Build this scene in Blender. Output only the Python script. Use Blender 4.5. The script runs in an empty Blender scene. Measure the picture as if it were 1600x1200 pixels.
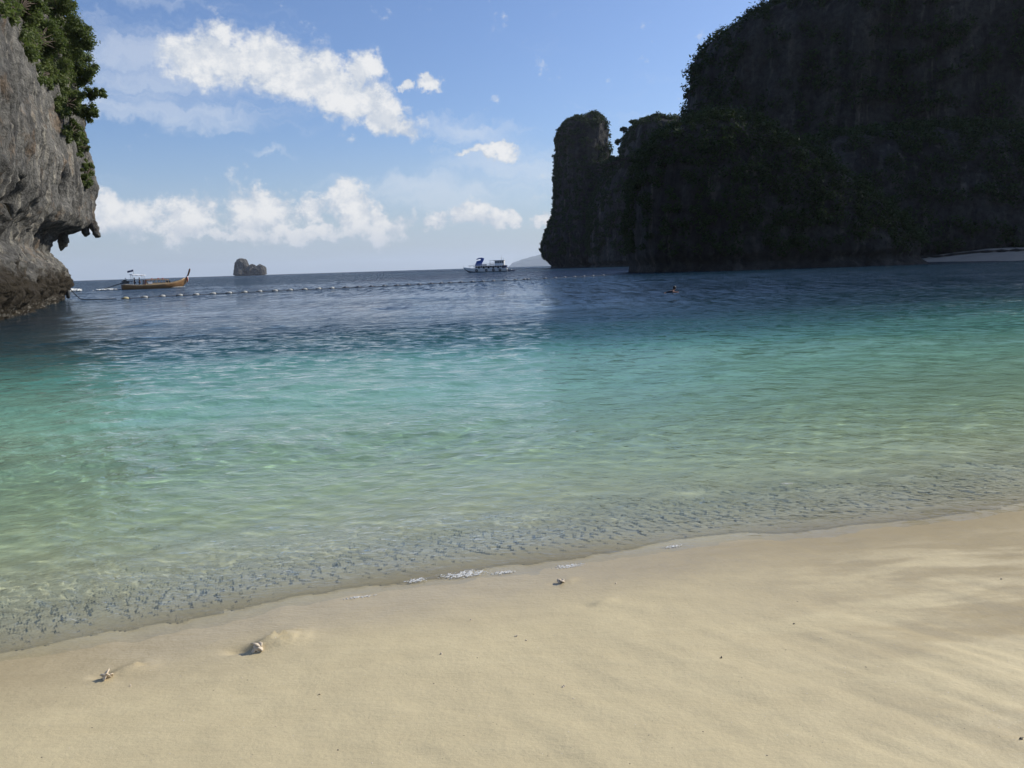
import bpy, bmesh, math, random
import numpy as np
from mathutils import Vector, Matrix
from mathutils.bvhtree import BVHTree

SC = bpy.context.scene
COL = SC.collection
RNG = np.random.RandomState(7)
random.seed(7)

# ------------------------------------------------------------------ camera
FPX, EYE = 1280.0, 2.0                      # focal length in photo pixels (1600 wide), eye above the sea
ROLL = math.atan(0.0315)
PITCH = math.atan((600 - 416.8) / FPX * math.cos(ROLL))
cam_d = bpy.data.cameras.new('camera')
cam = bpy.data.objects.new('camera', cam_d)
COL.objects.link(cam)
cam_d.sensor_width = 36.0
cam_d.lens = 36.0 * FPX / 1600
cam_d.clip_start = 0.1
cam_d.clip_end = 80000
fw = Vector((0, math.cos(PITCH), -math.sin(PITCH)))
up0 = Vector((0, math.sin(PITCH), math.cos(PITCH)))
rt0 = Vector((1, 0, 0))
rt = rt0 * math.cos(ROLL) - up0 * math.sin(ROLL)
up = up0 * math.cos(ROLL) + rt0 * math.sin(ROLL)
cam.matrix_world = Matrix(((rt.x, up.x, -fw.x, 0), (rt.y, up.y, -fw.y, 0), (rt.z, up.z, -fw.z, EYE), (0, 0, 0, 1)))
SC.camera = cam


def ray(px, py):
    return (rt * ((px - 800) / FPX) + up * (-(py - 600) / FPX) + fw)


def at(px, py, D):                          # the point D metres out to sea along a sight line
    r = ray(px, py)
    return Vector((0, 0, EYE)) + r * (D / r.y)


def gnd(px, py, z=0.0):
    r = ray(px, py)
    return Vector((0, 0, EYE)) + r * ((z - EYE) / r.z)


# ------------------------------------------------------------------ world: daylight sky with clouds
SUN_AZ, SUN_EL = math.radians(62), math.radians(34)
world = bpy.data.worlds.new('World')
SC.world = world
world.use_nodes = True


class NT:
    """small helper for node graphs"""
    def __init__(s, tree):
        s.t = tree
        tree.nodes.clear()

    def n(s, kind, _props=None, **inp):
        nd = s.t.nodes.new(kind)
        for k, v in (_props or {}).items():
            setattr(nd, k, v)
        for k, v in inp.items():
            key = int(k[1:]) if k[0] == 'i' and k[1:].isdigit() else k
            sock = nd.inputs[key]
            if isinstance(v, bpy.types.NodeSocket):
                s.t.links.new(v, sock)
            else:
                sock.default_value = v
        return nd

    def m(s, op, a, b=0.0, c=0.0, clamp=False):
        nd = s.n('ShaderNodeMath', dict(operation=op, use_clamp=clamp), i0=a, i1=b, i2=c)
        return nd.outputs[0]

    def vm(s, op, a, b=(0, 0, 0)):
        nd = s.n('ShaderNodeVectorMath', dict(operation=op), i0=a, i1=b)
        return nd.outputs['Value' if op in ('DOT_PRODUCT', 'LENGTH') else 'Vector']

    def mapr(s, v, a, b, c=0.0, d=1.0, smooth=False):
        nd = s.n('ShaderNodeMapRange', dict(interpolation_type='SMOOTHSTEP' if smooth else 'LINEAR'), i0=v, i1=a, i2=b, i3=c, i4=d)
        return nd.outputs[0]

    def noise(s, vec, scale, detail=4.0, rough=0.55, dist=0.0, out='Fac', lac=2.0, dim='3D'):
        nd = s.n('ShaderNodeTexNoise', dict(noise_dimensions=dim), Vector=vec, Scale=scale, Detail=detail, Roughness=rough, Distortion=dist, Lacunarity=lac)
        return nd.outputs[out]

    def mapping(s, vec, loc=(0, 0, 0), rot=(0, 0, 0), sc=(1, 1, 1), typ='POINT'):
        nd = s.n('ShaderNodeMapping', dict(vector_type=typ), Vector=vec, Location=loc, Rotation=rot, Scale=sc)
        return nd.outputs[0]

    def mix(s, f, a, b, blend='MIX'):
        nd = s.n('ShaderNodeMix', dict(data_type='RGBA', blend_type=blend), i0=f)
        for i, v in ((6, a), (7, b)):
            if isinstance(v, bpy.types.NodeSocket):
                s.t.links.new(v, nd.inputs[i])
            else:
                nd.inputs[i].default_value = (*v, 1) if len(v) == 3 else v
        return nd.outputs[2]

    def ramp(s, v, stops, interp='LINEAR'):
        nd = s.n('ShaderNodeValToRGB', None, i0=v)
        cr = nd.color_ramp
        cr.interpolation = interp
        while len(cr.elements) < len(stops):
            cr.elements.new(0.5)
        for e, (p, c) in zip(cr.elements, stops):
            e.position = p
            e.color = (*c, 1) if len(c) == 3 else c
        return nd.outputs[0]

    def link(s, a, b):
        s.t.links.new(a, b)


W = NT(world.node_tree)
SKY_STR = 0.10
sky = W.n('ShaderNodeTexSky', dict(sky_type='NISHITA', sun_disc=False, sun_elevation=SUN_EL, sun_rotation=SUN_AZ,
                                   air_density=1.0, dust_density=1.0, ozone_density=1.6, altitude=0))
dirv = W.n('ShaderNodeTexCoord').outputs['Generated']
sep = W.n('ShaderNodeSeparateXYZ', None, i0=dirv)
az = W.m('ARCTAN2', sep.outputs[0], sep.outputs[1])
el = W.m('ARCSINE', sep.outputs[2])
pe = W.n('ShaderNodeCombineXYZ', None, i0=az, i1=el).outputs[0]      # azimuth, elevation in radians


def azel(px, py):
    r = ray(px, py).normalized()
    return math.atan2(r.x, r.y), math.asin(r.z)


# wobble the lookup so that the cloud outlines are billowy
wob = W.noise(pe, 26.0, 4.0, 0.62, 0.0, 'Color', dim='2D')
wob = W.vm('SUBTRACT', wob, (0.5, 0.5, 0.5))
wobs = W.n('ShaderNodeVectorMath', dict(operation='SCALE'), i0=wob, Scale=0.045).outputs[0]
pw = W.vm('ADD', pe, wobs)


def spin(vec, rot):                         # the sky plane turned by rot degrees (shared by all blobs of one cloud)
    c, k = math.cos(math.radians(rot)), math.sin(math.radians(rot))
    x = W.vm('DOT_PRODUCT', vec, (c, k, 0))
    y = W.vm('DOT_PRODUCT', vec, (-k, c, 0))
    return W.n('ShaderNodeCombineXYZ', None, i0=x, i1=y).outputs[0]


def blobs(items, vec, rot=0.0):
    c, k = math.cos(math.radians(rot)), math.sin(math.radians(rot))
    if rot:
        vec = spin(vec, rot)
    cur = None
    for (px, py, rx, ry) in items:
        a, e = azel(px, py)
        a, e = a * c + e * k, -a * k + e * c
        sx, sy = FPX / rx, FPX / ry
        q = W.n('ShaderNodeVectorMath', dict(operation='MULTIPLY_ADD'), i0=vec, i1=(sx, sy, 0), i2=(-a * sx, -e * sy, 0)).outputs[0]
        g = W.vm('LENGTH', q)
        cur = g if cur is None else W.n('ShaderNodeMath', dict(operation='SMOOTH_MIN'), i0=cur, i1=g, i2=0.12).outputs[0]
    return W.m('SUBTRACT', 1.0, cur, 0, True)


big = [(305, 95, 70, 46), (350, 92, 66, 54), (412, 96, 76, 60), (470, 116, 104, 62), (540, 148, 100, 56), (602, 184, 70, 36), (566, 106, 40, 38)]
small = [(672, 136, 34, 24), (632, 132, 18, 16), (775, 233, 46, 19), (735, 240, 40, 14)]
low = [(178, 340, 90, 52), (292, 345, 80, 54), (405, 336, 80, 58), (415, 318, 44, 40), (485, 328, 52, 40), (551, 322, 54, 58),
       (596, 352, 60, 38), (350, 366, 70, 20), (470, 366, 80, 20), (680, 346, 34, 22), (733, 336, 50, 30), (785, 344, 36, 20), (850, 345, 44, 20)]
env_big = blobs(big, pw, -15)
env_low = blobs(low + small, pw)
# banks of the same kind of cumulus all round the horizon, and a few higher ones outside the view
bank = W.mapr(W.noise(W.mapping(pw, (3.1, 0, 0), (0, 0, 0), (9, 16, 1)), 1.0, 2.0, 0.5, dim='2D'), 0.46, 0.74, 0.0, 0.8)
bank = W.m('MULTIPLY', bank, W.mapr(W.m('ABSOLUTE', W.m('SUBTRACT', el, 0.065)), 0.015, 0.055, 1.0, 0.0, True))
outside = W.mapr(W.m('ABSOLUTE', az), 0.62, 0.85, 0.0, 1.0, True)
bank = W.m('MULTIPLY', bank, outside)
high = W.mapr(W.noise(W.mapping(dirv, (0.7, 1.9, 0), (0, 0, 0), (2.2, 2.2, 5.0)), 1.0, 4.0, 0.55), 0.58, 0.8, 0.0, 0.7)
high = W.m('MULTIPLY', W.m('MULTIPLY', high, outside), W.mapr(el, 0.1, 0.3, 0.0, 1.0, True))
env = W.m('MAXIMUM', W.m('MAXIMUM', env_big, env_low), W.m('MAXIMUM', bank, high))


def fluff(vec):
    a = W.noise(W.mapping(vec, (1.3, 0.2, 0.4), (0, 0, 0), (1, 1.25, 1)), 22.0, 7.0, 0.66, 0.0, dim='2D')
    return a


n0 = fluff(pe)
n1 = fluff(W.vm('ADD', pe, (0.010, 0.013, 0.0)))
nn = W.m('MULTIPLY', W.m('SUBTRACT', n0, 0.5), 1.5)
dens = W.m('ADD', W.m('MULTIPLY', env, 1.25), nn)
d_soft = W.m('ADD', W.m('MULTIPLY', W.m('MAXIMUM', env_big, high), 1.45), W.m('MULTIPLY', nn, 1.05))
d_crisp = W.m('ADD', W.m('MULTIPLY', W.m('MAXIMUM', env_low, bank), 1.35), W.m('MULTIPLY', nn, 1.45))
alpha = W.m('MAXIMUM', W.mapr(d_soft, 0.24, 0.86, 0.0, 0.96, True), W.mapr(d_crisp, 0.26, 0.82, 0.0, 0.94, True))
# the big cloud trails off softly below
lit = W.mapr(W.m('SUBTRACT', n0, n1), -0.16, 0.16, 0.0, 1.0, True)
core = W.mapr(dens, 0.45, 1.05, 0.0, 1.0, True)
lit = W.m('ADD', W.m('MULTIPLY', lit, 0.62), W.m('MULTIPLY', core, 0.42), 0, True)
lowmask = W.mapr(el, 0.03, 0.075, 0.0, 1.0, True)                 # undersides of the low bank melt into the haze
lit = W.m('MULTIPLY', lit, W.mapr(el, 0.02, 0.07, 0.3, 1.0, True))
ccol = W.mix(lit, (5.7, 6.3, 7.2), (8.8, 8.85, 8.9))
# thin veils
streak = W.noise(W.mapping(pw, (0.3, 0.1, 0), (0, 0, math.radians(6)), (5, 34, 1)), 1.0, 4.0, 0.6, 0.0, dim='2D')
veil_env = blobs([(250, 100, 300, 90), (200, 165, 240, 40), (330, 175, 260, 34), (740, 198, 120, 26), (840, 272, 260, 60), (425, 238, 60, 12), (700, 300, 240, 50)], pw)
veil_env = W.m('MAXIMUM', veil_env, W.m('MULTIPLY', outside, 0.35))
veil = W.mapr(W.m('ADD', W.m('MULTIPLY', veil_env, 0.75), W.m('MULTIPLY', W.m('SUBTRACT', streak, 0.5), 1.3)), 0.12, 0.85, 0.0, 0.46, True)
veil = W.m('MULTIPLY', veil, W.mapr(el, 0.02, 0.1, 0.0, 1.0))
# moist air low over the sea
hz = W.mapr(el, 0.0, 0.17, 0.66, 0.0, True)
hz = W.m('MULTIPLY', hz, W.mapr(W.noise(W.mapping(pe, (0, 0, 0), (0, 0, 0), (3, 22, 1)), 1.0, 3.0, dim='2D'), 0.3, 0.7, 0.75, 1.1))
skyc = W.mix(1.0, sky.outputs[0], (0.90, 1.04, 1.34), 'MULTIPLY')
c1 = W.mix(hz, skyc, (5.0, 6.0, 7.4))
c2 = W.mix(veil, c1, (7.6, 8.1, 8.8))
c3 = W.mix(alpha, c2, ccol)
bg = W.n('ShaderNodeBackground', None, Color=c3, Strength=SKY_STR)
wo = W.n('ShaderNodeOutputWorld')
W.link(bg.outputs[0], wo.inputs['Surface'])
world.cycles.sampling_method = 'MANUAL'
world.cycles.sample_map_resolution = 512

# ------------------------------------------------------------------ sun
sun_d = bpy.data.lights.new('sun', 'SUN')
sun_d.energy = 4.5
sun_d.angle = math.radians(0.53)
sun_d.color = (1.0, 0.94, 0.84)
sun = bpy.data.objects.new('sun', sun_d)
COL.objects.link(sun)
sd = Vector((math.sin(SUN_AZ) * math.cos(SUN_EL), math.cos(SUN_AZ) * math.cos(SUN_EL), math.sin(SUN_EL)))
sun.rotation_euler = sd.to_track_quat('Z', 'Y').to_euler()
sun.location = (60, 20, 80)

vs = SC.view_settings
vs.view_transform = 'Standard'
vs.look = 'None'
vs.gamma = 1.0
vs.use_curve_mapping = False
vs.exposure = 0.0
SC.cycles.max_bounces = 8
SC.cycles.transparent_max_bounces = 16
SC.cycles.use_denoising = True
SC.cycles.sample_clamp_indirect = 6.0
SC.cycles.caustics_reflective = False
SC.cycles.caustics_refractive = True          # sunlight focused by the ripples onto the sand
sun_d.cycles.is_caustics_light = True

# ------------------------------------------------------------------ helpers: noise, meshes, objects
_perm = RNG.permutation(256)
_perm = np.concatenate([_perm, _perm, _perm])
_g = RNG.normal(size=(256, 3))
_g /= np.linalg.norm(_g, axis=1)[:, None]


def pnoise(x, y, z):
    x, y, z = np.broadcast_arrays(np.asarray(x, float), np.asarray(y, float), np.asarray(z, float))
    xi, yi, zi = np.floor(x).astype(int), np.floor(y).astype(int), np.floor(z).astype(int)
    xf, yf, zf = x - xi, y - yi, z - zi
    xi, yi, zi = xi & 255, yi & 255, zi & 255
    u, v, w = [t * t * t * (t * (t * 6 - 15) + 10) for t in (xf, yf, zf)]

    def g(i, j, k):
        h = _perm[_perm[_perm[xi + i] + yi + j] + zi + k]
        gg = _g[h]
        return gg[..., 0] * (xf - i) + gg[..., 1] * (yf - j) + gg[..., 2] * (zf - k)
    a = g(0, 0, 0) * (1 - u) + g(1, 0, 0) * u
    b = g(0, 1, 0) * (1 - u) + g(1, 1, 0) * u
    c = g(0, 0, 1) * (1 - u) + g(1, 0, 1) * u
    d = g(0, 1, 1) * (1 - u) + g(1, 1, 1) * u
    return (a * (1 - v) + b * v) * (1 - w) + (c * (1 - v) + d * v) * w


def fbm(x, y, z, o=5, gain=0.5, lac=2.03):
    s, a, f = 0.0, 1.0, 1.0
    for i in range(o):
        s = s + a * pnoise(x * f + 17.3 * i, y * f - 9.1 * i, z * f + 4.7 * i)
        a *= gain
        f *= lac
    return s


def ridged(x, y, z, o=4):
    s, a, f = 0.0, 1.0, 1.0
    for i in range(o):
        s = s + a * (1 - 2.2 * np.abs(pnoise(x * f + 3.3 * i, y * f + 8.1 * i, z * f)))
        a *= 0.5
        f *= 2.1
    return s


def sstep(x, a, b):
    t = np.clip((np.asarray(x, float) - a) / (b - a), 0, 1)
    return t * t * (3 - 2 * t)


def mesh_np(name, V, F, smooth=True):
    V = np.asarray(V, np.float32)
    F = np.asarray(F, np.int32)
    me = bpy.data.meshes.new(name)
    k = F.shape[1]
    me.vertices.add(len(V))
    me.vertices.foreach_set('co', V.ravel())
    me.loops.add(F.size)
    me.loops.foreach_set('vertex_index', F.ravel())
    me.polygons.add(len(F))
    me.polygons.foreach_set('loop_start', np.arange(0, F.size, k, dtype=np.int32))
    me.polygons.foreach_set('use_smooth', np.full(len(F), smooth))
    me.update(calc_edges=True)
    return me


def grid_faces(nu, nv, wrap_u=False):
    """faces of a grid indexed [u, v]"""
    uu = np.arange(nu if wrap_u else nu - 1)
    vv = np.arange(nv - 1)
    U, Vv = np.meshgrid(uu, vv, indexing='ij')
    U2 = (U + 1) % nu
    return np.stack([U * nv + Vv, U2 * nv + Vv, U2 * nv + Vv + 1, U * nv + Vv + 1], -1).reshape(-1, 4)


def obj(name, me, mat=None, parent=None, loc=None):
    o = bpy.data.objects.new(name, me)
    COL.objects.link(o)
    if mat is not None and me is not None and len(me.materials) == 0:
        me.materials.append(mat)
    if parent is not None:
        o.parent = parent
    if loc is not None:
        o.location = loc
    return o


def tag(o, label=None, cat=None, group=None, kind=None):
    for k, v in (('label', label), ('category', cat), ('group', group), ('kind', kind)):
        if v:
            o[k] = v
    return o


def thing(name, label, cat, loc=(0, 0, 0), rz=0.0, group=None):
    o = bpy.data.objects.new(name, None)
    COL.objects.link(o)
    o.empty_display_size = 0.2
    o.location = loc
    o.rotation_euler = (0, 0, rz)
    return tag(o, label, cat, group)


class MB:
    """collects simple solids into ONE mesh"""
    def __init__(s):
        s.v, s.f = [], []

    def add(s, V, F):
        b = len(s.v)
        s.v += [tuple(p) for p in V]
        s.f += [tuple(i + b for i in f) for f in F]
        return s

    def box(s, c, size, rot=None):
        x, y, z = [t / 2 for t in size]
        P = [Vector((sx * x, sy * y, sz * z)) for sx in (-1, 1) for sy in (-1, 1) for sz in (-1, 1)]
        if rot is not None:
            P = [rot @ p for p in P]
        P = [p + Vector(c) for p in P]
        return s.add(P, [(0, 1, 3, 2), (4, 6, 7, 5), (0, 4, 5, 1), (2, 3, 7, 6), (0, 2, 6, 4), (1, 5, 7, 3)])

    def tube(s, pts, rad, n=8, cap=True):
        pts = [Vector(p) for p in pts]
        if not hasattr(rad, '__len__'):
            rad = [rad] * len(pts)
        b = len(s.v)
        prev = None
        for i, p in enumerate(pts):
            t = (pts[min(i + 1, len(pts) - 1)] - pts[max(i - 1, 0)]).normalized()
            ref = prev if prev is not None else (Vector((0, 0, 1)) if abs(t.z) < 0.9 else Vector((1, 0, 0)))
            a = t.cross(ref).normalized()
            c = a.cross(t).normalized()
            prev = c
            for k in range(n):
                w = 2 * math.pi * k / n
                s.v.append(tuple(p + (a * math.cos(w) + c * math.sin(w)) * rad[i]))
        for i in range(len(pts) - 1):
            for k in range(n):
                k2 = (k + 1) % n
                s.f.append((b + i * n + k, b + i * n + k2, b + (i + 1) * n + k2, b + (i + 1) * n + k))
        if cap:
            s.f.append(tuple(b + k for k in range(n))[::-1])
            s.f.append(tuple(b + (len(pts) - 1) * n + k for k in range(n)))
        return s

    def lathe(s, prof, n=12, c=(0, 0, 0), rot=None):
        b = len(s.v)
        for (r, z) in prof:
            for k in range(n):
                w = 2 * math.pi * k / n
                p = Vector((r * math.cos(w), r * math.sin(w), z))
                if rot is not None:
                    p = rot @ p
                s.v.append(tuple(p + Vector(c)))
        for i in range(len(prof) - 1):
            for k in range(n):
                k2 = (k + 1) % n
                s.f.append((b + i * n + k, b + i * n + k2, b + (i + 1) * n + k2, b + (i + 1) * n + k))
        s.f.append(tuple(b + k for k in range(n))[::-1])
        s.f.append(tuple(b + (len(prof) - 1) * n + k for k in range(n)))
        return s

    def torus(s, c, R, r, ax='y', n=14, m=6):
        b = len(s.v)
        for i in range(n):
            a = 2 * math.pi * i / n
            for j in range(m):
                t = 2 * math.pi * j / m
                q = (R + r * math.cos(t))
                p = (q * math.cos(a), r * math.sin(t), q * math.sin(a)) if ax == 'y' else (r * math.sin(t), q * math.cos(a), q * math.sin(a))
                s.v.append((p[0] + c[0], p[1] + c[1], p[2] + c[2]))
        for i in range(n):
            for j in range(m):
                s.f.append((b + i * m + j, b + ((i + 1) % n) * m + j, b + ((i + 1) % n) * m + (j + 1) % m, b + i * m + (j + 1) % m))
        return s

    def build(s, name, mat, parent=None, smooth=False, bevel=0.0):
        me = bpy.data.meshes.new(name)
        me.from_pydata(s.v, [], s.f)
        me.validate()
        bm = bmesh.new()
        bm.from_mesh(me)
        bmesh.ops.recalc_face_normals(bm, faces=bm.faces)
        bm.to_mesh(me)
        bm.free()
        for p in me.polygons:
            p.use_smooth = smooth
        o = obj(name, me, mat, parent)
        if bevel:
            md = o.modifiers.new('bevel', 'BEVEL')
            md.width = bevel
            md.segments = 2
            md.limit_method = 'ANGLE'
        return o


# ------------------------------------------------------------------ materials
def new_mat(name):
    m = bpy.data.materials.new(name)
    m.use_nodes = True
    t = NT(m.node_tree)
    out = t.n('ShaderNodeOutputMaterial')
    return m, t, out


def simple(name, col, rough=0.6, var=0.12, scale=8.0, spec=0.4, bump=0.0, metal=0.0):
    m, t, out = new_mat(name)
    P = t.n('ShaderNodeTexCoord').outputs['Object']
    nz = t.noise(P, scale, 5.0, 0.6)
    lo = tuple(c * (1 - var) for c in col)
    hi = tuple(min(1, c * (1 + var)) for c in col)
    c = t.mix(nz, lo, hi)
    kw = {}
    if bump:
        bn = t.n('ShaderNodeBump', None, Height=nz, Distance=bump, Strength=1.0)
        kw['Normal'] = bn.outputs[0]
    b = t.n('ShaderNodeBsdfPrincipled', None, **{'Base Color': c, 'Roughness': rough, 'Metallic': metal, 'Specular IOR Level': spec}, **kw)
    t.link(b.outputs[0], out.inputs[0])
    return m


def leaf_mat(name, a, b, c, transl=0.35, spec=0.3):
    m, t, out = new_mat(name)
    r = t.n('ShaderNodeNewGeometry').outputs['Random Per Island']
    P = t.n('ShaderNodeNewGeometry').outputs['Position']
    big = t.noise(P, 0.35, 2.0)
    v = t.m('ADD', t.m('MULTIPLY', r, 0.6), t.m('MULTIPLY', big, 0.6), 0, False)
    col = t.ramp(v, [(0.25, a), (0.6, b), (1.0, c)])
    d = t.n('ShaderNodeBsdfPrincipled', None, **{'Base Color': col, 'Roughness': 0.6, 'Specular IOR Level': spec})
    tr = t.n('ShaderNodeBsdfTranslucent', None, Color=t.mix(0.5, col, (0.10, 0.16, 0.02)))
    mx = t.n('ShaderNodeMixShader', None, i0=transl, i1=d.outputs[0], i2=tr.outputs[0])
    t.link(mx.outputs[0], out.inputs[0])
    return m


# shore geometry: signed distance offshore from the waterline (metres, positive to sea)
SHN = Vector((-0.305, 0.952, 0)).normalized()
SH0 = Vector((-0.05, 4.78, 0))


def shore_d(x, y):
    d = (x - SH0.x) * SHN.x + (y - SH0.y) * SHN.y
    s = (x - SH0.x) * SHN.y - (y - SH0.y) * SHN.x          # along the shore, to the right
    return d - BOW * np.exp(-(s / 2.8) ** 2), s


BOW = 0.36                                  # the shallow cusp in front of the camera


def shore_nodes(t, P):
    q = t.vm('SUBTRACT', P, tuple(SH0))
    d = t.vm('DOT_PRODUCT', q, tuple(SHN))
    s = t.vm('DOT_PRODUCT', q, (SHN.y, -SHN.x, 0))
    e = t.m('POWER', 2.718282, t.m('MULTIPLY', t.m('MULTIPLY', s, s), -1 / 2.8 ** 2))
    return t.m('SUBTRACT', d, t.m('MULTIPLY', e, BOW))


def sand_mat():
    m, t, out = new_mat('sand')
    P = t.n('ShaderNodeNewGeometry').outputs['Position']
    d = shore_nodes(t, P)
    wave = t.noise(P, 1.1, 4.0, 0.6)
    dd = t.m('ADD', d, t.m('MULTIPLY', t.m('SUBTRACT', wave, 0.5), 0.9))
    wet = t.mapr(dd, -1.0, -0.1, 0.0, 1.0, True)
    # the damp tongue that runs up the beach on the right
    sx = t.vm('DOT_PRODUCT', t.vm('SUBTRACT', P, tuple(SH0)), (SHN.y, -SHN.x, 0))
    damp = t.m('MULTIPLY', t.mapr(sx, 0.3, 2.3, 0.0, 1.0, True), t.mapr(t.noise(t.mapping(P, (2, 1, 0), (0, 0, 0.33), (0.5, 1.6, 1)), 1.2, 5.0, 0.6), 0.38, 0.54, 0.0, 1.0, True))
    damp = t.m('MULTIPLY', damp, 0.9)
    wet = t.m('MAXIMUM', wet, damp)
    g1 = t.noise(P, 260.0, 3.0, 0.7)
    g2 = t.noise(t.mapping(P, (0, 0, 0), (0, 0, 0.6), (1.0, 3.2, 1)), 2.3, 6.0, 0.62)
    g3 = t.noise(P, 38.0, 4.0, 0.65)
    dry = t.mix(g2, (0.50, 0.42, 0.245), (0.62, 0.535, 0.325))
    dry = t.mix(t.mapr(g3, 0.35, 0.7, 0.0, 0.35), dry, (0.52, 0.43, 0.265))
    wetc = t.mix(g2, (0.41, 0.335, 0.20), (0.50, 0.415, 0.25))
    col = t.mix(wet, dry, wetc)
    under = t.mapr(d, 0.0, 0.7, 0.0, 1.0, True)
    col = t.mix(under, col, t.mix(g2, (0.66, 0.59, 0.42), (0.80, 0.74, 0.56)))
    col = t.mix(0.22, col, t.mix(t.mapr(g1, 0.3, 0.7), (0.5, 0.5, 0.5), (1.45, 1.4, 1.3)), 'MULTIPLY')
    col = t.mix(0.28, col, (1, 1, 1), 'ADD') if False else col
    # scattered dark and pale grains
    vo = t.n('ShaderNodeTexVoronoi', dict(feature='F1'), Vector=P, Scale=55.0)
    sel = t.m('MULTIPLY', t.mapr(vo.outputs['Distance'], 0.10, 0.16, 1.0, 0.0), t.m('GREATER_THAN', t.n('ShaderNodeSeparateColor', None, i0=vo.outputs['Color']).outputs[0], 0.93))
    col = t.mix(sel, col, t.mix(t.n('ShaderNodeSeparateColor', None, i0=vo.outputs['Color']).outputs[1], (0.10, 0.075, 0.05), (0.75, 0.68, 0.58)))
    rough = t.mapr(wet, 0, 1, 0.65, 0.28)
    h = t.m('ADD', t.m('MULTIPLY', g1, 0.0008), t.m('ADD', t.m('MULTIPLY', g3, 0.007), t.m('MULTIPLY', g2, 0.02)))
    bn = t.n('ShaderNodeBump', None, Height=h, Distance=1.0, Strength=0.45)
    b = t.n('ShaderNodeBsdfPrincipled', None, **{'Base Color': col, 'Roughness': rough, 'Specular IOR Level': 0.35, 'Normal': bn.outputs[0]})
    t.link(b.outputs[0], out.inputs[0])
    return m


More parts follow.
